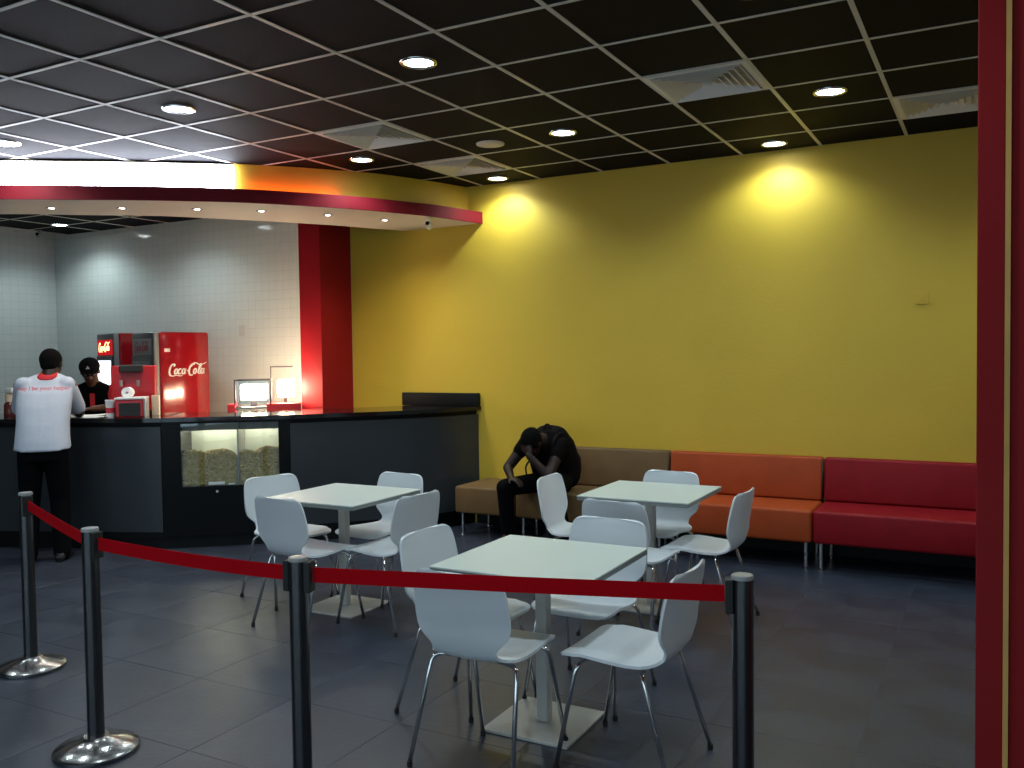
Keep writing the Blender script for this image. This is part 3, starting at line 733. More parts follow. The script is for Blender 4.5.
def script_logo(name, width, mat_, parent, mx):
    bm = bmesh.new(); w0 = 0.085
    strokes = [
        arc(0.26, 0.52, 0.20, 0.42, 55, 262, 12, 1.3) + [(0.40, 0.07, 0.9), (0.62, 0.12, 0.8), (0.95, 0.07, 0.9), (1.10, 0.10, 0.5)],   # first capital and its tail
        arc(0.26, 0.86, 0.12, 0.10, 60, -70, 5, 0.9),
        arc(0.56, 0.40, 0.10, 0.19, 90, 450, 14, 1.1),
        arc(0.84, 0.40, 0.11, 0.19, 50, 320, 12, 1.1),
        arc(1.12, 0.40, 0.10, 0.19, 60, 400, 14, 1.1), [(1.235, 0.60, 1.2), (1.22, 0.40, 1.2), (1.24, 0.23, 1.0), (1.34, 0.30, 0.5)],
        [(1.36, 0.45, 1.0), (1.46, 0.47, 1.0)],                                                                                            # hyphen
        arc(1.76, 0.52, 0.22, 0.42, 60, 300, 14, 1.3),
        [(1.66, 0.72, 0.5), (1.80, 1.00, 0.9), (2.05, 0.98, 1.0), (2.30, 0.86, 1.0), (2.62, 0.96, 0.8), (2.78, 1.06, 0.4)],               # swash over the second word
        arc(2.00, 0.40, 0.10, 0.19, 90, 450, 14, 1.1),
        [(2.20, 0.30, 0.6), (2.36, 0.62, 0.9), (2.40, 0.90, 1.0), (2.33, 0.94, 0.8), (2.28, 0.70, 1.2), (2.29, 0.32, 1.2), (2.36, 0.21, 0.9), (2.44, 0.28, 0.5)],
        arc(2.56, 0.40, 0.10, 0.19, 60, 400, 14, 1.1), [(2.675, 0.60, 1.2), (2.66, 0.40, 1.2), (2.68, 0.23, 1.0), (2.78, 0.30, 0.5)]]
    for s in strokes: ribbon(bm, s, w0 * 1.25)
    sc = width / 2.8
    bmesh.ops.transform(bm, matrix=mx @ M.Diagonal((sc, sc, 1, 1)) @ M.Translation((-1.4, -0.5, 0)) @ M(((1, 0.22, 0, -0.1), (0, 1, 0, 0), (0, 0, 1, 0), (0, 0, 0, 1))), verts=bm.verts[:])
    return mesh_obj(name, bm, mat_, parent)

# ------------------------------------------------------------------ drinks fridges against the tiled wall
def fridge(loc, rz, wd, dp, ht, label, lit):
    """origin at the front right foot, front faces local -Y, body extends to -X and +Y"""
    f = empty('drinks_fridge', loc, rz); tag(f, label, 'fridge', 'red drinks fridges')
    mesh_obj('body', B((-wd / 2, dp / 2 + 0.03, ht / 2 + 0.03), (wd, dp - 0.06, ht - 0.06), 0, 0.025, 3), 'fridge', f, 'auto')
    mesh_obj('plinth', B((-wd / 2, dp / 2 + 0.03, 0.02), (wd - 0.04, dp - 0.10, 0.04)), 'fridge_dark', f)
    mesh_obj('front_frame', B((-wd / 2, 0.022, ht / 2 + 0.03), (wd - 0.004, 0.035, ht - 0.064), 0, 0.014, 3), 'fridge_dark', f, 'auto')
    mesh_obj('door_edge', B((-0.012, 0.03, ht / 2 + 0.03), (0.030, 0.055, ht - 0.07), 0, 0.012, 3), 'silver', f, 'auto')
    hz0, hz1 = ht - 0.24, ht - 0.07
    mesh_obj('header', B((-wd / 2, 0.0, (hz0 + hz1) / 2), (wd - 0.10, 0.016, hz1 - hz0), 0, 0.004), 'head_red' if lit else 'silver', f)
    script_logo('header_lettering', wd * 0.62, 'head_text' if lit else 'red_plastic', f, M.Translation((-wd / 2, -0.009, (hz0 + hz1) / 2)) @ M.Rotation(math.pi / 2, 4, 'X'))
    dr = mesh_obj('door', B((-wd / 2, -0.002, (hz0 + 0.20) / 2), (wd - 0.06, 0.02, hz0 - 0.22), 0, 0.006), 'fridge_dark', f)
    mesh_obj('glass', B((-wd / 2, -0.016, (hz0 + 0.20) / 2), (wd - 0.14, 0.006, hz0 - 0.32)), 'fridge_light' if lit else 'fridge_glass', dr)
    mesh_obj('handle', B((-wd + 0.06, -0.035, 1.05), (0.02, 0.03, 0.34), 0, 0.006), 'fridge_dark', dr)
    if not lit:
        for k in range(4):
            mesh_obj('shelf_edge', B((-wd / 2, -0.0135, 0.45 + 0.28 * k), (wd - 0.15, 0.004, 0.012)), 'silver', dr)
        script_logo('side_lettering', 0.40, 'letter_white', f, M.Translation((0.001, dp * 0.50 + 0.05, ht - 0.40)) @ M.Rotation(math.pi / 2, 4, 'Z') @ M.Rotation(math.pi / 2, 4, 'X'))
        mesh_obj('sticker', B((0.0012, 0.14, ht - 0.19), (0.002, 0.06, 0.035)), 'letter_white', f)
    return f
R17 = math.radians(-17)
fridge((-7.61, 6.27, 0), R17, 0.58, 0.60, 1.863, 'red drinks fridge with white lettering on its side panel', False)
fridge((-8.45, 6.44, 0), R17, 0.52, 0.50, 1.872, 'red drinks fridge with a lit red header, behind the worker', True)

# ------------------------------------------------------------------ things on the counter
def on_counter(px):    # unit helpers: a point along the counter, measured as an index on its front curve
    return FRD[px]
# drinks dispenser
dp = empty('drinks_dispenser', (-6.69, 5.28, CT), math.radians(42)); tag(dp, 'red box shaped drinks dispenser with black cap standing on the counter', 'dispenser')
mesh_obj('back_box', B((0, 0.09, 0.215), (0.365, 0.16, 0.43), 0, 0.012, 3), 'red_plastic', dp, 'auto')
mesh_obj('base_tray', B((0, -0.08, 0.02), (0.36, 0.18, 0.04), 0, 0.008), 'rubber', dp)
mesh_obj('black_cap', B((-0.01, 0.0, 0.405), (0.19, 0.10, 0.065), 0, 0.01), 'rubber', dp)
for k in (-0.09, 0.05):
    mesh_obj('nozzle', lathe(bmesh.new(), [(0, 0), (0.012, 0), (0.016, 0.05), (0, 0.05)], 12, M.Translation((k, -0.03, 0.25))), 'silver', dp, 'auto')
# receipt printer with a paper roll
pr = empty('receipt_printer', (-6.44, 5.07, CT), math.radians(40)); tag(pr, 'small dark receipt printer with white lid beside the red dispenser', 'printer')
mesh_obj('housing', B((0, 0, 0.075), (0.22, 0.20, 0.15), 0, 0.008), 'red_plastic', pr)
mesh_obj('front_mask', B((0.0, -0.102, 0.065), (0.17, 0.006, 0.11), 0, 0.002), 'rubber', pr)
mesh_obj('lid', B((0, 0, 0.158), (0.24, 0.21, 0.018), 0, 0.006), 'whiteplastic', pr)
mesh_obj('side_trim', B((0.118, -0.02, 0.075), (0.014, 0.17, 0.15), 0, 0.003), 'silver', pr)
mesh_obj('paper_roll', lathe(bmesh.new(), [(0.012, -0.04), (0.045, -0.04), (0.045, 0.04), (0.012, 0.04), (0.012, -0.04)], 24, M.Translation((-0.03, 0, 0.205)) @ M.Rotation(math.pi / 2, 4, 'X')), 'paper', pr, 'auto')
tag(mesh_obj('carton', B((-6.40, 5.28, CT + 0.085), (0.06, 0.06, 0.17), math.radians(40), 0.003), 'cream'), 'narrow cream carton right of the receipt printer', 'carton')
# white cup
cup = empty('paper_cup', (-6.575, 4.96, CT)); tag(cup, 'white paper cup on the counter left of the printer', 'cup')
mesh_obj('cup_wall', lathe(bmesh.new(), [(0, 0), (0.030, 0), (0.040, 0.135), (0.0425, 0.14), (0.0425, 0.145), (0.037, 0.144), (0.028, 0.01), (0, 0.01)], 24), 'paper', cup, 'auto')
mesh_obj('print_band', lathe(bmesh.new(), [(0.0335, 0.035), (0.0342, 0.035), (0.0375, 0.08), (0.0368, 0.08)], 24), 'letter_red', cup, 'auto')
# sheets of paper
for k, (x, y, a) in enumerate(((-6.72, 4.90, 22), (-6.86, 4.94, 48))):
    bm = B((0, 0, 0.0015), (0.30, 0.21, 0.003)); bmesh.ops.subdivide_edges(bm, edges=bm.edges[:], cuts=4, use_grid_fill=True)
    for v in bm.verts: v.co.z += 0.006 * k + 0.006 * (v.co.x / 0.15) ** 2
    o = mesh_obj('paper_sheet', bm, 'paper', None, True); o.location = (x, y, CT + 0.001); o.rotation_euler = (0, 0, math.radians(a))
    tag(o, ['white paper sheet on the counter nearest the cup', "white paper sheet on the counter at the worker's hands"][k], 'paper', 'papers on the counter')
# sauce bottle pump and napkin holder at the left end
bt = empty('pump_bottle', (-7.665, 4.775, CT)); tag(bt, 'brown sauce bottle with cream pump cap left of the customer', 'bottle')
mesh_obj('bottle_body', lathe(bmesh.new(), [(0, 0), (0.055, 0), (0.058, 0.01), (0.055, 0.10), (0.035, 0.13), (0, 0.13)], 24), 'sauce', bt, 'auto')
mesh_obj('collar', lathe(bmesh.new(), [(0, 0.125), (0.042, 0.125), (0.042, 0.19), (0.03, 0.20), (0, 0.20)], 20), 'cream', bt, 'auto')
mesh_obj('pump_head', B((0.01, 0, 0.225), (0.12, 0.07, 0.05), 0, 0.012, 3), 'whiteplastic', bt, 'auto')
nh = empty('napkin_holder', (-7.82, 4.66, CT), math.radians(25)); tag(nh, 'small dark napkin holder at the left edge of the counter', 'napkin holder')
mesh_obj('shell', B((0, 0, 0.05), (0.14, 0.11, 0.10), 0, 0.008), 'fridge_dark', nh)
mesh_obj('napkins', B((0, -0.058, 0.055), (0.09, 0.012, 0.03), 0, 0.003), 'paper', nh)

# food warmer with blazing lamps on a low back counter at the tiled wall
bc = empty('back_counter', (-6.28, 6.40, 0), math.radians(40)); tag(bc, 'low steel cabinet under the glaring food warmer behind the service counter', 'cabinet')
mesh_obj('cabinet', B((0, 0, 0.49), (0.78, 0.42, 0.98), 0, 0.004), 'steel', bc)
mesh_obj('worktop', B((0, 0, 1.0), (0.82, 0.46, 0.04), 0, 0.004), 'steel', bc)
for x in (-0.195, 0.195):
    dd = mesh_obj('door', B((x, -0.218, 0.47), (0.375, 0.016, 0.84), 0, 0.003), 'white_metal', bc)
    mesh_obj('handle', B((x * 0.2, -0.235, 0.70), (0.02, 0.02, 0.12), 0, 0.004), 'chrome', dd)
wm = empty('food_warmer', (-6.27, 6.36, 1.02), math.radians(40)); tag(wm, 'glass food warmer with glaring lamps and red base beside the red pilaster', 'food warmer')
fd = 0.24
mesh_obj('base', B((-0.235, 0.0, 0.06), (0.07, fd, 0.12), 0, 0.004), 'red_plastic', wm)
mesh_obj('base', B((0.25, 0.0, 0.06), (0.32, fd, 0.12), 0, 0.004), 'red_plastic', wm)
mesh_obj('tray', B((0.0, 0.0, 0.085), (0.42, fd - 0.02, 0.02), 0, 0.003), 'steel', wm)
fz, fh = 0.11, 0.24
ex = ((-0.20, 0.13), )
for x in (-0.20, 0.13):
    for y in (-fd / 2 + 0.006, fd / 2 - 0.006): mesh_obj('frame_post', B((x, y, fz + fh / 2), (0.014, 0.014, fh)), 'fridge_dark', wm)
    mesh_obj('frame_rail', B((x, 0, fz + fh), (0.014, fd, 0.014)), 'fridge_dark', wm)
for y in (-fd / 2 + 0.006, fd / 2 - 0.006):
    mesh_obj('frame_rail', B((-0.035, y, fz + fh), (0.33, 0.014, 0.014)), 'fridge_dark', wm)
    mesh_obj('glass_pane', B((-0.035, y, fz + fh / 2), (0.31, 0.003, fh - 0.016)), 'pane', wm)
mesh_obj('heat_lamp', tube(bmesh.new(), [(-0.15, 0.0, fz + 0.12), (0.08, 0.0, fz + 0.12)], 0.075, 18), 'warm', wm, True)
mesh_obj('rear_lamp', tube(bmesh.new(), [(0.19, 0.06, 0.26), (0.34, 0.06, 0.26)], 0.085, 18), 'warm', wm, True)
mesh_obj('lamp_holder', B((0.26, 0.06, 0.15), (0.03, 0.03, 0.06)), 'fridge_dark', wm)
mesh_obj('lamp_holder', B((-0.035, 0.0, 0.11), (0.06, 0.02, 0.07)), 'fridge_dark', wm)
mesh_obj('menu_frame', B((0.22, 0.20, 0.47), (0.22, 0.012, 0.012)), 'fridge_dark', wm)
mesh_obj('menu_frame', B((0.115, 0.20, 0.29), (0.012, 0.012, 0.36)), 'fridge_dark', wm)

# wall plates
def plate(loc, wd, ht, label, m='off_white'):
    o = empty('wall_switch', loc); tag(o, label, 'switch')
    mesh_obj('plate', B((0, -0.005, 0), (wd, 0.01, ht), 0, 0.002), m, o)
    mesh_obj('rocker', B((0, -0.012, 0), (wd * 0.35, 0.006, ht * 0.45), 0, 0.001), m, o)
plate((-0.467, YW, CAM_H + 0.354), 0.086, 0.086, 'small square switch plate on the yellow wall near the red pillar', 'yellow')
plate((-5.40, YW, CAM_H - 0.27), 0.12, 0.10, 'small plate on the yellow wall beside the red pilaster', 'yellow')
plate((-7.25, YW, CAM_H + 0.28), 0.09, 0.12, 'small plate on the tiled wall right of the drinks fridges')
plate((-6.20, YW, CAM_H - 0.22), 0.13, 0.12, 'double plate on the tiled wall beside the red pilaster')

# ------------------------------------------------------------------ people
def cap(bm, p0, r0, p1, r1, n=14):
    """tapered capsule"""
    p0, p1 = V(p0), V(p1); d = p1 - p0; L_ = d.length
    q = d.to_track_quat('Z', 'Y').to_matrix().to_4x4() if L_ > 1e-6 else M.Identity(4)
    prof = [(0, -r0)] + [(r0 * math.cos(a), r0 * math.sin(a)) for a in (-1.1, -0.6, 0.0)] + [(r1 * math.cos(a), L_ + r1 * math.sin(a)) for a in (0.0, 0.6, 1.1)] + [(0, L_ + r1)]
    lathe(bm, prof, n, M.Translation(p0) @ q)
def ell(bm, c, r, rot=None):
    res = bmesh.ops.create_uvsphere(bm, u_segments=18, v_segments=12, radius=1.0)
    m = M.Translation(c) @ (rot.to_4x4() if rot is not None else M.Identity(4)) @ M.Diagonal((*r, 1))
    bmesh.ops.transform(bm, matrix=m, verts=res['verts'])
def loft(bm, rings, n=24):
    """rings: centre, half width vector, half depth vector"""
    R = []
    for c, a, b in rings:
        c, a, b = V(c), V(a), V(b)
        R.append([bm.verts.new(c + a * math.copysign(abs(math.cos(t)) ** 0.85, math.cos(t)) + b * math.copysign(abs(math.sin(t)) ** 0.85, math.sin(t))) for t in [2 * math.pi * k / n for k in range(n)]])
    for a, b in zip(R, R[1:]):
        for k in range(n): bm.faces.new((a[k], a[(k + 1) % n], b[(k + 1) % n], b[k]))
    bm.faces.new(R[0][::-1]); bm.faces.new(R[-1])
    bmesh.ops.recalc_face_normals(bm, faces=bm.faces[:])
def skin(name, bm, m, parent, voxel=0.009, it=4):
    """fuse the overlapping volumes into one continuous surface"""
    me = bpy.data.meshes.new('tmp'); bm.to_mesh(me); bm.free()
    t = bpy.data.objects.new('tmp', me); COL.objects.link(t)
    r = t.modifiers.new('r', 'REMESH'); r.mode = 'VOXEL'; r.voxel_size = voxel; r.use_smooth_shade = True
    s = t.modifiers.new('s', 'SMOOTH'); s.iterations = it; s.factor = 0.5
    dg = bpy.context.evaluated_depsgraph_get(); dg.update()
    out = bpy.data.meshes.new_from_object(t.evaluated_get(dg))
    bpy.data.objects.remove(t)
    out.name = name; out.materials.clear(); out.materials.append(MT[m])
    for p in out.polygons: p.use_smooth = True
    return link(bpy.data.objects.new(name, out), parent)
def hand(bm, wrist, fwd, up, side, curl=0.5, s=1.0):
    """palm and five bent fingers; fwd along the fingers, up out of the back of the hand, side towards the thumb"""
    w_, f, u, sd = V(wrist), V(fwd).normalized(), V(up).normalized(), V(side).normalized()
    rot = M((sd, f, u)).transposed()
    pc = w_ + f * 0.048 * s
    ell(bm, pc, (0.042 * s, 0.055 * s, 0.017 * s), rot)
    for k, (o, ln) in enumerate(((0.031, 0.070), (0.010, 0.080), (-0.011, 0.074), (-0.031, 0.058))):
        p = w_ + f * 0.088 * s + sd * o * s; a = 0.0; r = 0.0088 * s
        for j, fr in enumerate((0.45, 0.32, 0.23)):
            a += curl * (0.7 if j == 0 else 0.9)
            q = p + (f * math.cos(a) - u * math.sin(a)) * ln * fr * s
            cap(bm, p, r, q, r * 0.92, 8); p = q; r *= 0.93
    p = w_ + f * 0.025 * s + sd * 0.034 * s
    q = p + (f * 0.55 + sd * 0.75 - u * 0.3).normalized() * 0.04 * s
    r_ = q + (f * 0.9 + sd * 0.25 - u * 0.3 * curl).normalized() * 0.034 * s
    cap(bm, p, 0.012 * s, q, 0.0105 * s, 8); cap(bm, q, 0.0105 * s, r_, 0.008 * s, 8)
def head(bm, c, face, up, s=1.0):
    """skull with brow, nose, lips, chin and ears; c is the centre of the head"""
    f, u = V(face).normalized(), V(up).normalized(); u = (u - f * u.dot(f)).normalized(); sd = f.cross(u)
    rot = M((sd, f, u)).transposed()
    P = lambda x, y, z: V(c) + (sd * x + f * y + u * z) * s
    ell(bm, P(0, -0.012, 0.03), (0.076 * s, 0.096 * s, 0.088 * s), rot)
    ell(bm, P(0, 0.022, -0.045), (0.060 * s, 0.068 * s, 0.072 * s), rot)
    ell(bm, P(0, 0.062, -0.098), (0.026 * s, 0.022 * s, 0.018 * s), rot)             # chin
    cap(bm, P(-0.036, 0.076, 0.026), 0.013 * s, P(0.036, 0.076, 0.026), 0.013 * s, 8)  # brow
    cap(bm, P(0, 0.084, 0.012), 0.009 * s, P(0, 0.100, -0.026), 0.014 * s, 8)          # nose
    for x in (-1, 1):
        ell(bm, P(x * 0.013, 0.092, -0.028), (0.009 * s, 0.009 * s, 0.007 * s), rot)
        ell(bm, P(x * 0.078, -0.005, -0.004), (0.010 * s, 0.020 * s, 0.031 * s), rot)   # ear
        ell(bm, P(x * 0.036, 0.062, -0.022), (0.020 * s, 0.018 * s, 0.018 * s), rot)    # cheek
    cap(bm, P(-0.019, 0.084, -0.057), 0.0065 * s, P(0.019, 0.084, -0.057), 0.0065 * s, 8)   # lips
    cap(bm, P(-0.016, 0.083, -0.069), 0.0075 * s, P(0.016, 0.083, -0.069), 0.0075 * s, 8)
    return P, rot
def eyes(P, rot, s, parent):
    for x in (-1, 1):
        bm = bmesh.new(); ell(bm, P(x * 0.032, 0.079, 0.004), (0.0125 * s, 0.008 * s, 0.008 * s), rot); e = mesh_obj('eye', bm, 'eyeball', parent, True)
        bm = bmesh.new(); ell(bm, P(x * 0.032, 0.0855, 0.003), (0.0055 * s, 0.003 * s, 0.0055 * s), rot); mesh_obj('iris', bm, 'hair', e, True)
def hair_cap(P, rot, s, parent, grow=0.008, z=0.036):
    bm = bmesh.new(); ell(bm, P(0, -0.022, z), ((0.077 + grow) * s, (0.094 + grow) * s, (0.086 + grow) * s), rot)
    ell(bm, P(0, -0.050, 0.0), (0.070 * s, 0.062 * s, 0.075 * s), rot)
    return skin('hair', bm, 'hair', parent, 0.010, 3)
def shoe(loc, ang, parent, m='shoe'):
    bm = bmesh.new()
    prof = [(-0.085, 0.030, 0.045), (-0.07, 0.037, 0.075), (-0.02, 0.038, 0.085), (0.05, 0.044, 0.060), (0.11, 0.048, 0.048), (0.16, 0.042, 0.038), (0.18, 0.022, 0.026)]
    loft(bm, [((0, y, h / 2 + 0.001), (wd, 0, 0), (0, 0, h / 2)) for y, wd, h in prof], 20)
    bmesh.ops.transform(bm, matrix=M.Translation(loc) @ M.Rotation(ang, 4, 'Z'), verts=bm.verts[:])
    return mesh_obj('shoe', bm, m, parent, True)

# --- customer in white T-shirt, seen from behind, leaning on the counter (faces local +Y)
cu = empty('person', (-6.615, 4.375, 0), math.radians(47))
tag(cu, 'person in white T-shirt and black trousers leaning on the counter, back to the camera', 'person')
bm = bmesh.new()
HC = V((0.035, 0.265, 1.552))
P, rot = head(bm, HC, (0.25, 0.92, -0.30), (0.05, 0.28, 1), 1.0)
cap(bm, (0.02, 0.17, 1.40), 0.062, (0.03, 0.235, 1.52), 0.056)
loft(bm, [((0, -0.03, 0.92), (0.16, 0, 0), (0, 0.10, 0.02)), ((0, 0.02, 1.08), (0.145, 0, 0), (0, 0.10, 0.02)), ((0, 0.10, 1.26), (0.175, 0, 0), (0, 0.105, 0.03)), ((0.01, 0.16, 1.40), (0.15, 0, 0), (0, 0.08, 0.03)), ((0.02, 0.18, 1.45), (0.07, 0, 0), (0, 0.05, 0.02))])
SHL = {1: V((0.175, 0.165, 1.385)), -1: V((-0.175, 0.165, 1.385))}
ELB = {1: V((0.225, 0.300, 1.150)), -1: V((-0.215, 0.300, 1.150))}
WRI = {1: V((0.185, 0.520, 1.150)), -1: V((-0.02, 0.480, 1.150))}
for s in (1, -1):
    cap(bm, SHL[s], 0.056, ELB[s], 0.042); cap(bm, ELB[s], 0.042, WRI[s], 0.028)
    fw = (WRI[s] - ELB[s]).normalized(); hand(bm, WRI[s] + fw * 0.01, fw, (0, 0, 1), (-s, 0, 0) if s > 0 else (1, 0.3, 0), 0.3)
    hip = V((s * 0.085, -0.03, 0.90)); kn = V((s * 0.105, 0.0, 0.49)); an = V((s * 0.115, -0.045, 0.09))
    cap(bm, hip, 0.085, kn, 0.058); cap(bm, kn, 0.056, an, 0.038); cap(bm, an, 0.036, an + V((0, 0.12, -0.045)), 0.030)
skin('body', bm, 'skin', cu, 0.009, 4)
hair_cap(P, rot, 1.0, cu); eyes(P, rot, 1.0, cu)
bm = bmesh.new()
loft(bm, [((0.0, -0.035, 0.895), (0.205, 0.0, 0), (0, 0.135, 0.02)), ((0, -0.02, 0.97), (0.197, 0, 0), (0, 0.130, 0.02)), ((0, 0.025, 1.10), (0.192, 0, 0), (0, 0.128, 0.02)), ((0, 0.095, 1.26), (0.205, 0, 0), (0, 0.132, 0.04)),
          ((0.005, 0.14, 1.37), (0.205, 0, 0), (0, 0.115, 0.05)), ((0.01, 0.165, 1.425), (0.165, 0, 0), (0, 0.085, 0.05)), ((0.02, 0.18, 1.465), (0.085, 0, 0), (0, 0.06, 0.03))])
for s in (1, -1):
    m_ = SHL[s].lerp(ELB[s], 0.78); cap(bm, SHL[s] + V((-s * 0.02, 0, 0.0)), 0.074, m_, 0.066)
sh = skin('tshirt', bm, 'tshirt', cu, 0.010, 5)
bm = bmesh.new()
loft(bm, [((0.012, 0.170, 1.452), (0.078, 0, 0), (0, 0.066, 0.03)), ((0.020, 0.185, 1.475), (0.070, 0, 0), (0, 0.062, 0.02)), ((0.022, 0.19, 1.487), (0.064, 0, 0), (0, 0.056, 0.02))])
skin('collar', bm, 'redcloth', cu, 0.008, 3)
bm = bmesh.new()
loft(bm, [((0, -0.02, 0.98), (0.155, 0, 0), (0, 0.100, 0)), ((0, -0.03, 0.90), (0.180, 0, 0), (0, 0.112, 0)), ((0, -0.032, 0.80), (0.178, 0, 0), (0, 0.115, 0))])
for s in (1, -1):
    hip = V((s * 0.088, -0.03, 0.86)); kn = V((s * 0.107, 0.0, 0.49)); an = V((s * 0.118, -0.045, 0.06))
    cap(bm, hip, 0.098, kn, 0.078); cap(bm, kn, 0.076, an, 0.064)
skin('trousers', bm, 'blackcloth', cu, 0.011, 4)
for s in (1, -1): shoe((s * 0.118, -0.03, 0), -s * 0.15, cu)
# lettering on the back of the shirt, laid onto the cloth
bvh = BVHTree.FromObject(sh, bpy.context.evaluated_depsgraph_get())
tx = text_mesh('shirt_lettering', 'may I be your helper', 0.046, 'letter_red', cu, M.Identity(4), 0.0)
for v in tx.data.vertices:
    x, z = v.co.x, 1.365 + v.co.y
    hit = bvh.ray_cast(V((x, -0.6, z)), V((0, 1, 0)))[0]
    v.co = V((x, (hit.y if hit else 0.0) - 0.0025, z))

# --- worker behind the counter, dark cap, facing the customer (faces local +Y)
wk = empty('person', (-7.50, 5.55, 0), math.radians(-146))
tag(wk, 'person in dark cap and black shirt with red sleeves behind the counter', 'person')
bm = bmesh.new()
P, rot = head(bm, (0.0, 0.235, 1.475), (-0.22, 0.90, -0.42), (0, 0.40, 1), 0.98)
cap(bm, (0, 0.13, 1.30), 0.060, (0, 0.20, 1.42), 0.054)
loft(bm, [((0, -0.06, 0.90), (0.16, 0, 0), (0, 0.10, 0.02)), ((0, -0.01, 1.05), (0.15, 0, 0), (0, 0.10, 0.02)), ((0, 0.07, 1.20), (0.175, 0, 0), (0, 0.105, 0.03)), ((0, 0.12, 1.30), (0.15, 0, 0), (0, 0.08, 0.03)), ((0, 0.14, 1.345), (0.07, 0, 0), (0, 0.05, 0.02))])
SHL2 = {1: V((0.19, 0.12, 1.285)), -1: V((-0.19, 0.12, 1.285))}
ELB2 = {1: V((0.235, 0.27, 1.150)), -1: V((-0.24, 0.27, 1.150))}
WRI2 = {1: V((0.13, 0.47, 1.142)), -1: V((-0.08, 0.45, 1.142))}
for s in (1, -1):
    cap(bm, SHL2[s], 0.054, ELB2[s], 0.041); cap(bm, ELB2[s], 0.041, WRI2[s], 0.027)
    fw = (WRI2[s] - ELB2[s]).normalized(); hand(bm, WRI2[s] + fw * 0.008, fw, (0, 0, 1), (0, 1, 0), 0.3)
    hip = V((s * 0.085, -0.05, 0.88)); kn = V((s * 0.10, -0.02, 0.48)); an = V((s * 0.11, -0.06, 0.09))
    cap(bm, hip, 0.083, kn, 0.057); cap(bm, kn, 0.055, an, 0.038); cap(bm, an, 0.036, an + V((0, 0.12, -0.045)), 0.030)
skin('body', bm, 'skin2', wk, 0.009, 4); eyes(P, rot, 0.98, wk); hair_cap(P, rot, 0.98, wk, 0.004, 0.030)
bm = bmesh.new()
loft(bm, [((0, -0.06, 0.86), (0.195, 0, 0), (0, 0.130, 0.02)), ((0, -0.01, 1.03), (0.185, 0, 0), (0, 0.122, 0.02)), ((0, 0.07, 1.18), (0.198, 0, 0), (0, 0.125, 0.04)), ((0, 0.105, 1.27), (0.195, 0, 0), (0, 0.11, 0.05)), ((0, 0.125, 1.325), (0.155, 0, 0), (0, 0.08, 0.05)), ((0, 0.14, 1.365), (0.080, 0, 0), (0, 0.06, 0.03))])
skin('shirt', bm, 'blackcloth', wk, 0.010, 4)
for s in (1, -1):
    bm = bmesh.new(); m_ = SHL2[s].lerp(ELB2[s], 0.70); cap(bm, SHL2[s] + V((-s * 0.01, -0.0, 0.012)), 0.070, m_, 0.063)
    skin('sleeve', bm, 'redcloth', wk, 0.010, 4)
bm = bmesh.new()
loft(bm, [((0, 0.12, 1.335), (0.105, 0, 0), (0, 0.082, 0.02)), ((0, 0.145, 1.372), (0.078, 0, 0), (0, 0.068, 0.02)), ((0, 0.15, 1.385), (0.066, 0, 0), (0, 0.058, 0.02))])
skin('collar', bm, 'greycloth', wk, 0.008, 3)
bm = bmesh.new(); box(bm, (0.0, 0.199, 1.215), (0.045, 0.012, 0.17), 0, 0.004)
mesh_obj('placket', bm, 'redcloth', wk)
bm = bmesh.new(); loft(bm, [((0, -0.06, 0.98), (0.16, 0, 0), (0, 0.112, 0)), ((0, -0.06, 0.88), (0.176, 0, 0), (0, 0.125, 0)), ((0, -0.055, 0.78), (0.174, 0, 0), (0, 0.11, 0))])
for s in (1, -1):
    hip = V((s * 0.088, -0.05, 0.84)); kn = V((s * 0.102, -0.02, 0.48)); an = V((s * 0.112, -0.06, 0.06))
    cap(bm, hip, 0.096, kn, 0.076); cap(bm, kn, 0.074, an, 0.062)
skin('trousers', bm, 'blackcloth', wk, 0.012, 4)
for s in (1, -1): shoe((s * 0.112, -0.045, 0), -s * 0.15, wk)
bm = bmesh.new(); ell(bm, P(0, -0.012, 0.050), (0.092, 0.108, 0.082), rot)
for sx in (-0.045, 0, 0.045): cap(bm, P(sx, 0.075, 0.042), 0.011, P(sx * 0.9, 0.155, 0.030), 0.008, 8)
cap(bm, P(-0.06, 0.07, 0.042), 0.010, P(0.06, 0.07, 0.042), 0.010, 8); cap(bm, P(-0.045, 0.150, 0.030), 0.007, P(0.045, 0.150, 0.030), 0.007, 8); cap(bm, P(-0.05, 0.115, 0.036), 0.009, P(0.05, 0.115, 0.036), 0.009, 8)
hat = skin('cap', bm, 'blackcloth', wk, 0.008, 3)
bm = bmesh.new(); b0 = [P(x, 0.088, z) + rot @ V((0, 0.010 - 0.35 * max(0, z - 0.06), 0)) for x, z in ((-0.018, 0.072), (0.018, 0.072), (0.0, 0.098))]
b1 = [p + (rot @ V((0, -0.012, 0))) for p in b0]
va = [bm.verts.new(p) for p in b0]; vb = [bm.verts.new(p) for p in b1]
bm.faces.new(va); bm.faces.new(vb[::-1])
for k in range(3): bm.faces.new((va[k], vb[k], vb[(k + 1) % 3], va[(k + 1) % 3]))
bmesh.ops.recalc_face_normals(bm, faces=bm.faces[:]); mesh_obj('emblem', bm, 'greycloth', hat)

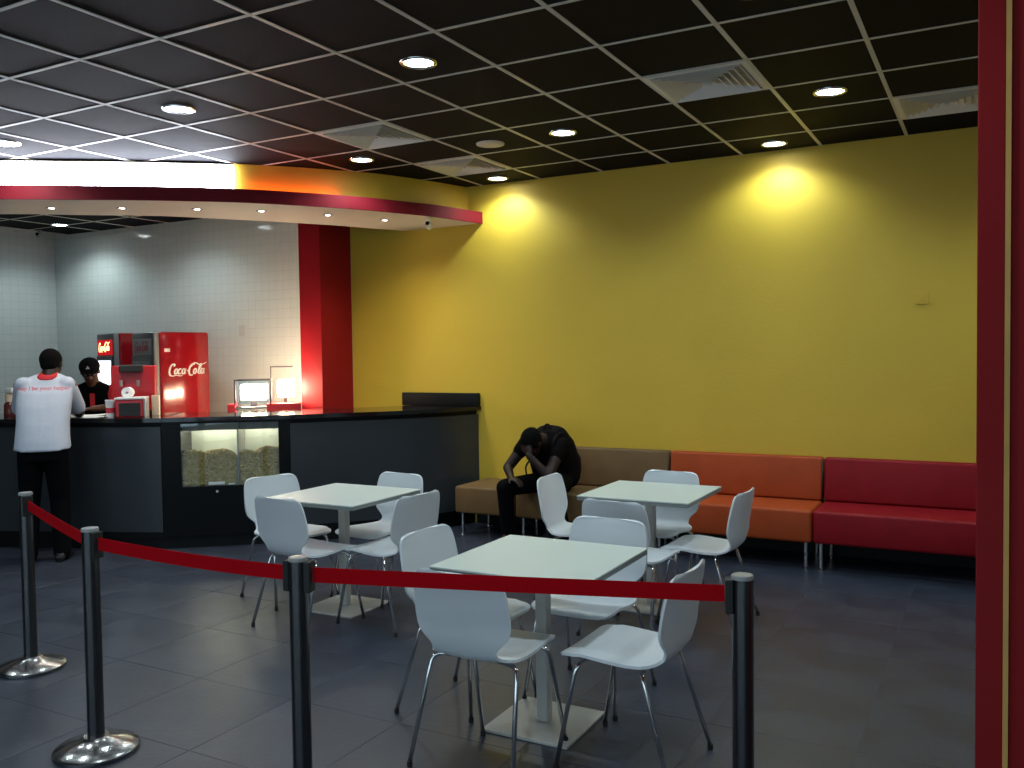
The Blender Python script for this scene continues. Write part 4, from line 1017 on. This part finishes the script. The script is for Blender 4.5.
# --- seated person on the brown bench, face in the hand (coordinates in the room, then shifted to the base)
SB = V((-3.20, 6.62, 0))
se = empty('person', SB); tag(se, 'person in dark clothes slumped on the brown bench with hand over face', 'person')
W = lambda x, y, z: V((x, y, z)) - SB
bm = bmesh.new()
P, rot = head(bm, W(-3.295, 6.37, 0.860), (-0.15, -0.62, -0.75), (-0.05, -0.75, 0.62), 0.98)
cap(bm, W(-3.27, 6.48, 0.870), 0.062, W(-3.285, 6.41, 0.875), 0.056)
TOR = [((-3.24, 6.68, 0.49), 0.165, 0.06, 0.10), ((-3.245, 6.67, 0.60), 0.150, 0.09, 0.06), ((-3.25, 6.63, 0.72), 0.155, 0.08, 0.08),
       ((-3.25, 6.58, 0.82), 0.160, 0.06, 0.10), ((-3.26, 6.52, 0.87), 0.115, 0.04, 0.07), ((-3.27, 6.48, 0.885), 0.06, 0.03, 0.05)]
loft(bm, [(W(*c), (a, 0.03, 0), (0, d1, d2)) for c, a, d1, d2 in TOR])
sr, sl = W(-3.430, 6.54, 0.845), W(-3.105, 6.54, 0.835)
er, wr = W(-3.555, 6.44, 0.640), W(-3.450, 6.30, 0.580)
el, wl = W(-3.130, 6.33, 0.605), W(-3.270, 6.275, 0.770)
cap(bm, sr, 0.056, er, 0.043); cap(bm, er, 0.043, wr, 0.029); hand(bm, wr, (0.75, -0.35, -0.15), (0.1, -0.1, 1), (-0.3, -1, 0), 0.35)
cap(bm, sl, 0.056, el, 0.043); cap(bm, el, 0.043, wl, 0.029); hand(bm, wl, (-0.25, 0.15, 0.95), (-0.1, -1, 0.1), (-1, 0.1, 0), 0.30)
hr, kr, ar = W(-3.30, 6.68, 0.515), W(-3.530, 6.34, 0.490), W(-3.540, 6.41, 0.09)
hl, kl, al = W(-3.15, 6.65, 0.515), W(-3.060, 6.31, 0.515), W(-3.02, 6.40, 0.09)
for h_, k_, a_ in ((hr, kr, ar), (hl, kl, al)):
    cap(bm, h_, 0.080, k_, 0.056); cap(bm, k_, 0.055, a_, 0.037); cap(bm, a_, 0.036, a_ + V((0, -0.11, -0.045)), 0.030)
skin('body', bm, 'skin', se, 0.009, 4); hair_cap(P, rot, 0.98, se); eyes(P, rot, 0.98, se)
bm = bmesh.new()
loft(bm, [(W(c[0], c[1], max(c[2], 0.52)), (a + 0.02, 0.03, 0), (0, d1 + 0.015, d2 + 0.01)) for c, a, d1, d2 in TOR])
cap(bm, sr, 0.066, sr.lerp(er, 0.35), 0.062); cap(bm, sl, 0.066, sl.lerp(el, 0.35), 0.062)
skin('shirt', bm, 'darkshirt', se, 0.010, 4)
bm = bmesh.new()
ell(bm, W(-3.24, 6.66, 0.535), (0.175, 0.13, 0.095))
for h_, k_, a_ in ((hr, kr, ar), (hl, kl, al)): cap(bm, h_, 0.090, k_, 0.074); cap(bm, k_, 0.072, a_ + V((0, 0, -0.02)), 0.058)
skin('trousers', bm, 'blackcloth', se, 0.011, 4)
for a_ in (ar, al): shoe((a_.x, a_.y, 0), math.radians(172), se)
# backpack worn on the back
bk = empty('backpack', (-3.13, 6.86, 0.50)); tag(bk, 'dark backpack on the back of the seated person', 'backpack')
K = lambda x, y, z: V((-3.215 + (x + 3.13) * 0.85, y - 0.155, z - 0.045)) - V((-3.13, 6.86, 0.50))
bm = bmesh.new()
loft(bm, [(K(-3.12, 6.905, 0.52), (0.13, 0.02, 0), (0, 0.045, 0.03)), (K(-3.12, 6.915, 0.58), (0.155, 0.02, 0), (0, 0.075, 0.04)), (K(-3.13, 6.91, 0.72), (0.16, 0.02, 0), (0, 0.085, 0.05)), (K(-3.15, 6.85, 0.86), (0.155, 0.02, 0), (0, 0.085, 0.07)),
          (K(-3.17, 6.77, 0.96), (0.135, 0.02, 0), (0, 0.06, 0.07)), (K(-3.18, 6.73, 1.0), (0.09, 0.01, 0), (0, 0.03, 0.04))])
skin('pack_body', bm, 'pack', bk, 0.012, 5)
bm = bmesh.new()
loft(bm, [(K(-3.10, 6.955, 0.55), (0.10, 0.02, 0), (0, 0.03, 0.02)), (K(-3.10, 6.975, 0.62), (0.125, 0.02, 0), (0, 0.035, 0.03)), (K(-3.10, 6.965, 0.74), (0.125, 0.02, 0), (0, 0.045, 0.04)), (K(-3.12, 6.93, 0.82), (0.09, 0.02, 0), (0, 0.025, 0.03))])
skin('front_pocket', bm, 'packred', bk, 0.012, 4)
mesh_obj('grab_loop', tube(bmesh.new(), catmull([K(-3.215, 6.73, 0.985), K(-3.21, 6.735, 1.025), K(-3.18, 6.74, 1.045), K(-3.15, 6.745, 1.03), K(-3.14, 6.745, 0.99)], 6), 0.007, 8), 'pack', bk, True)
for x in (-3.145, -3.365):
    pts = catmull([V(p) - V((-3.13, 6.86, 0.50)) for p in ((x, 6.64, 0.92), (x, 6.55, 0.915), (x, 6.475, 0.86), (x, 6.48, 0.74), (x + 0.01, 6.54, 0.62), (x + 0.03, 6.66, 0.55))], 6)
    mesh_obj('shoulder_strap', tube(bmesh.new(), pts, 0.017, 8), 'pack', bk, True)
mesh_obj('strap_end', tube(bmesh.new(), catmull([K(-3.30, 6.62, 0.76), K(-3.31, 6.56, 0.70), K(-3.28, 6.54, 0.60)], 5), 0.008, 6), 'pack', bk, True)
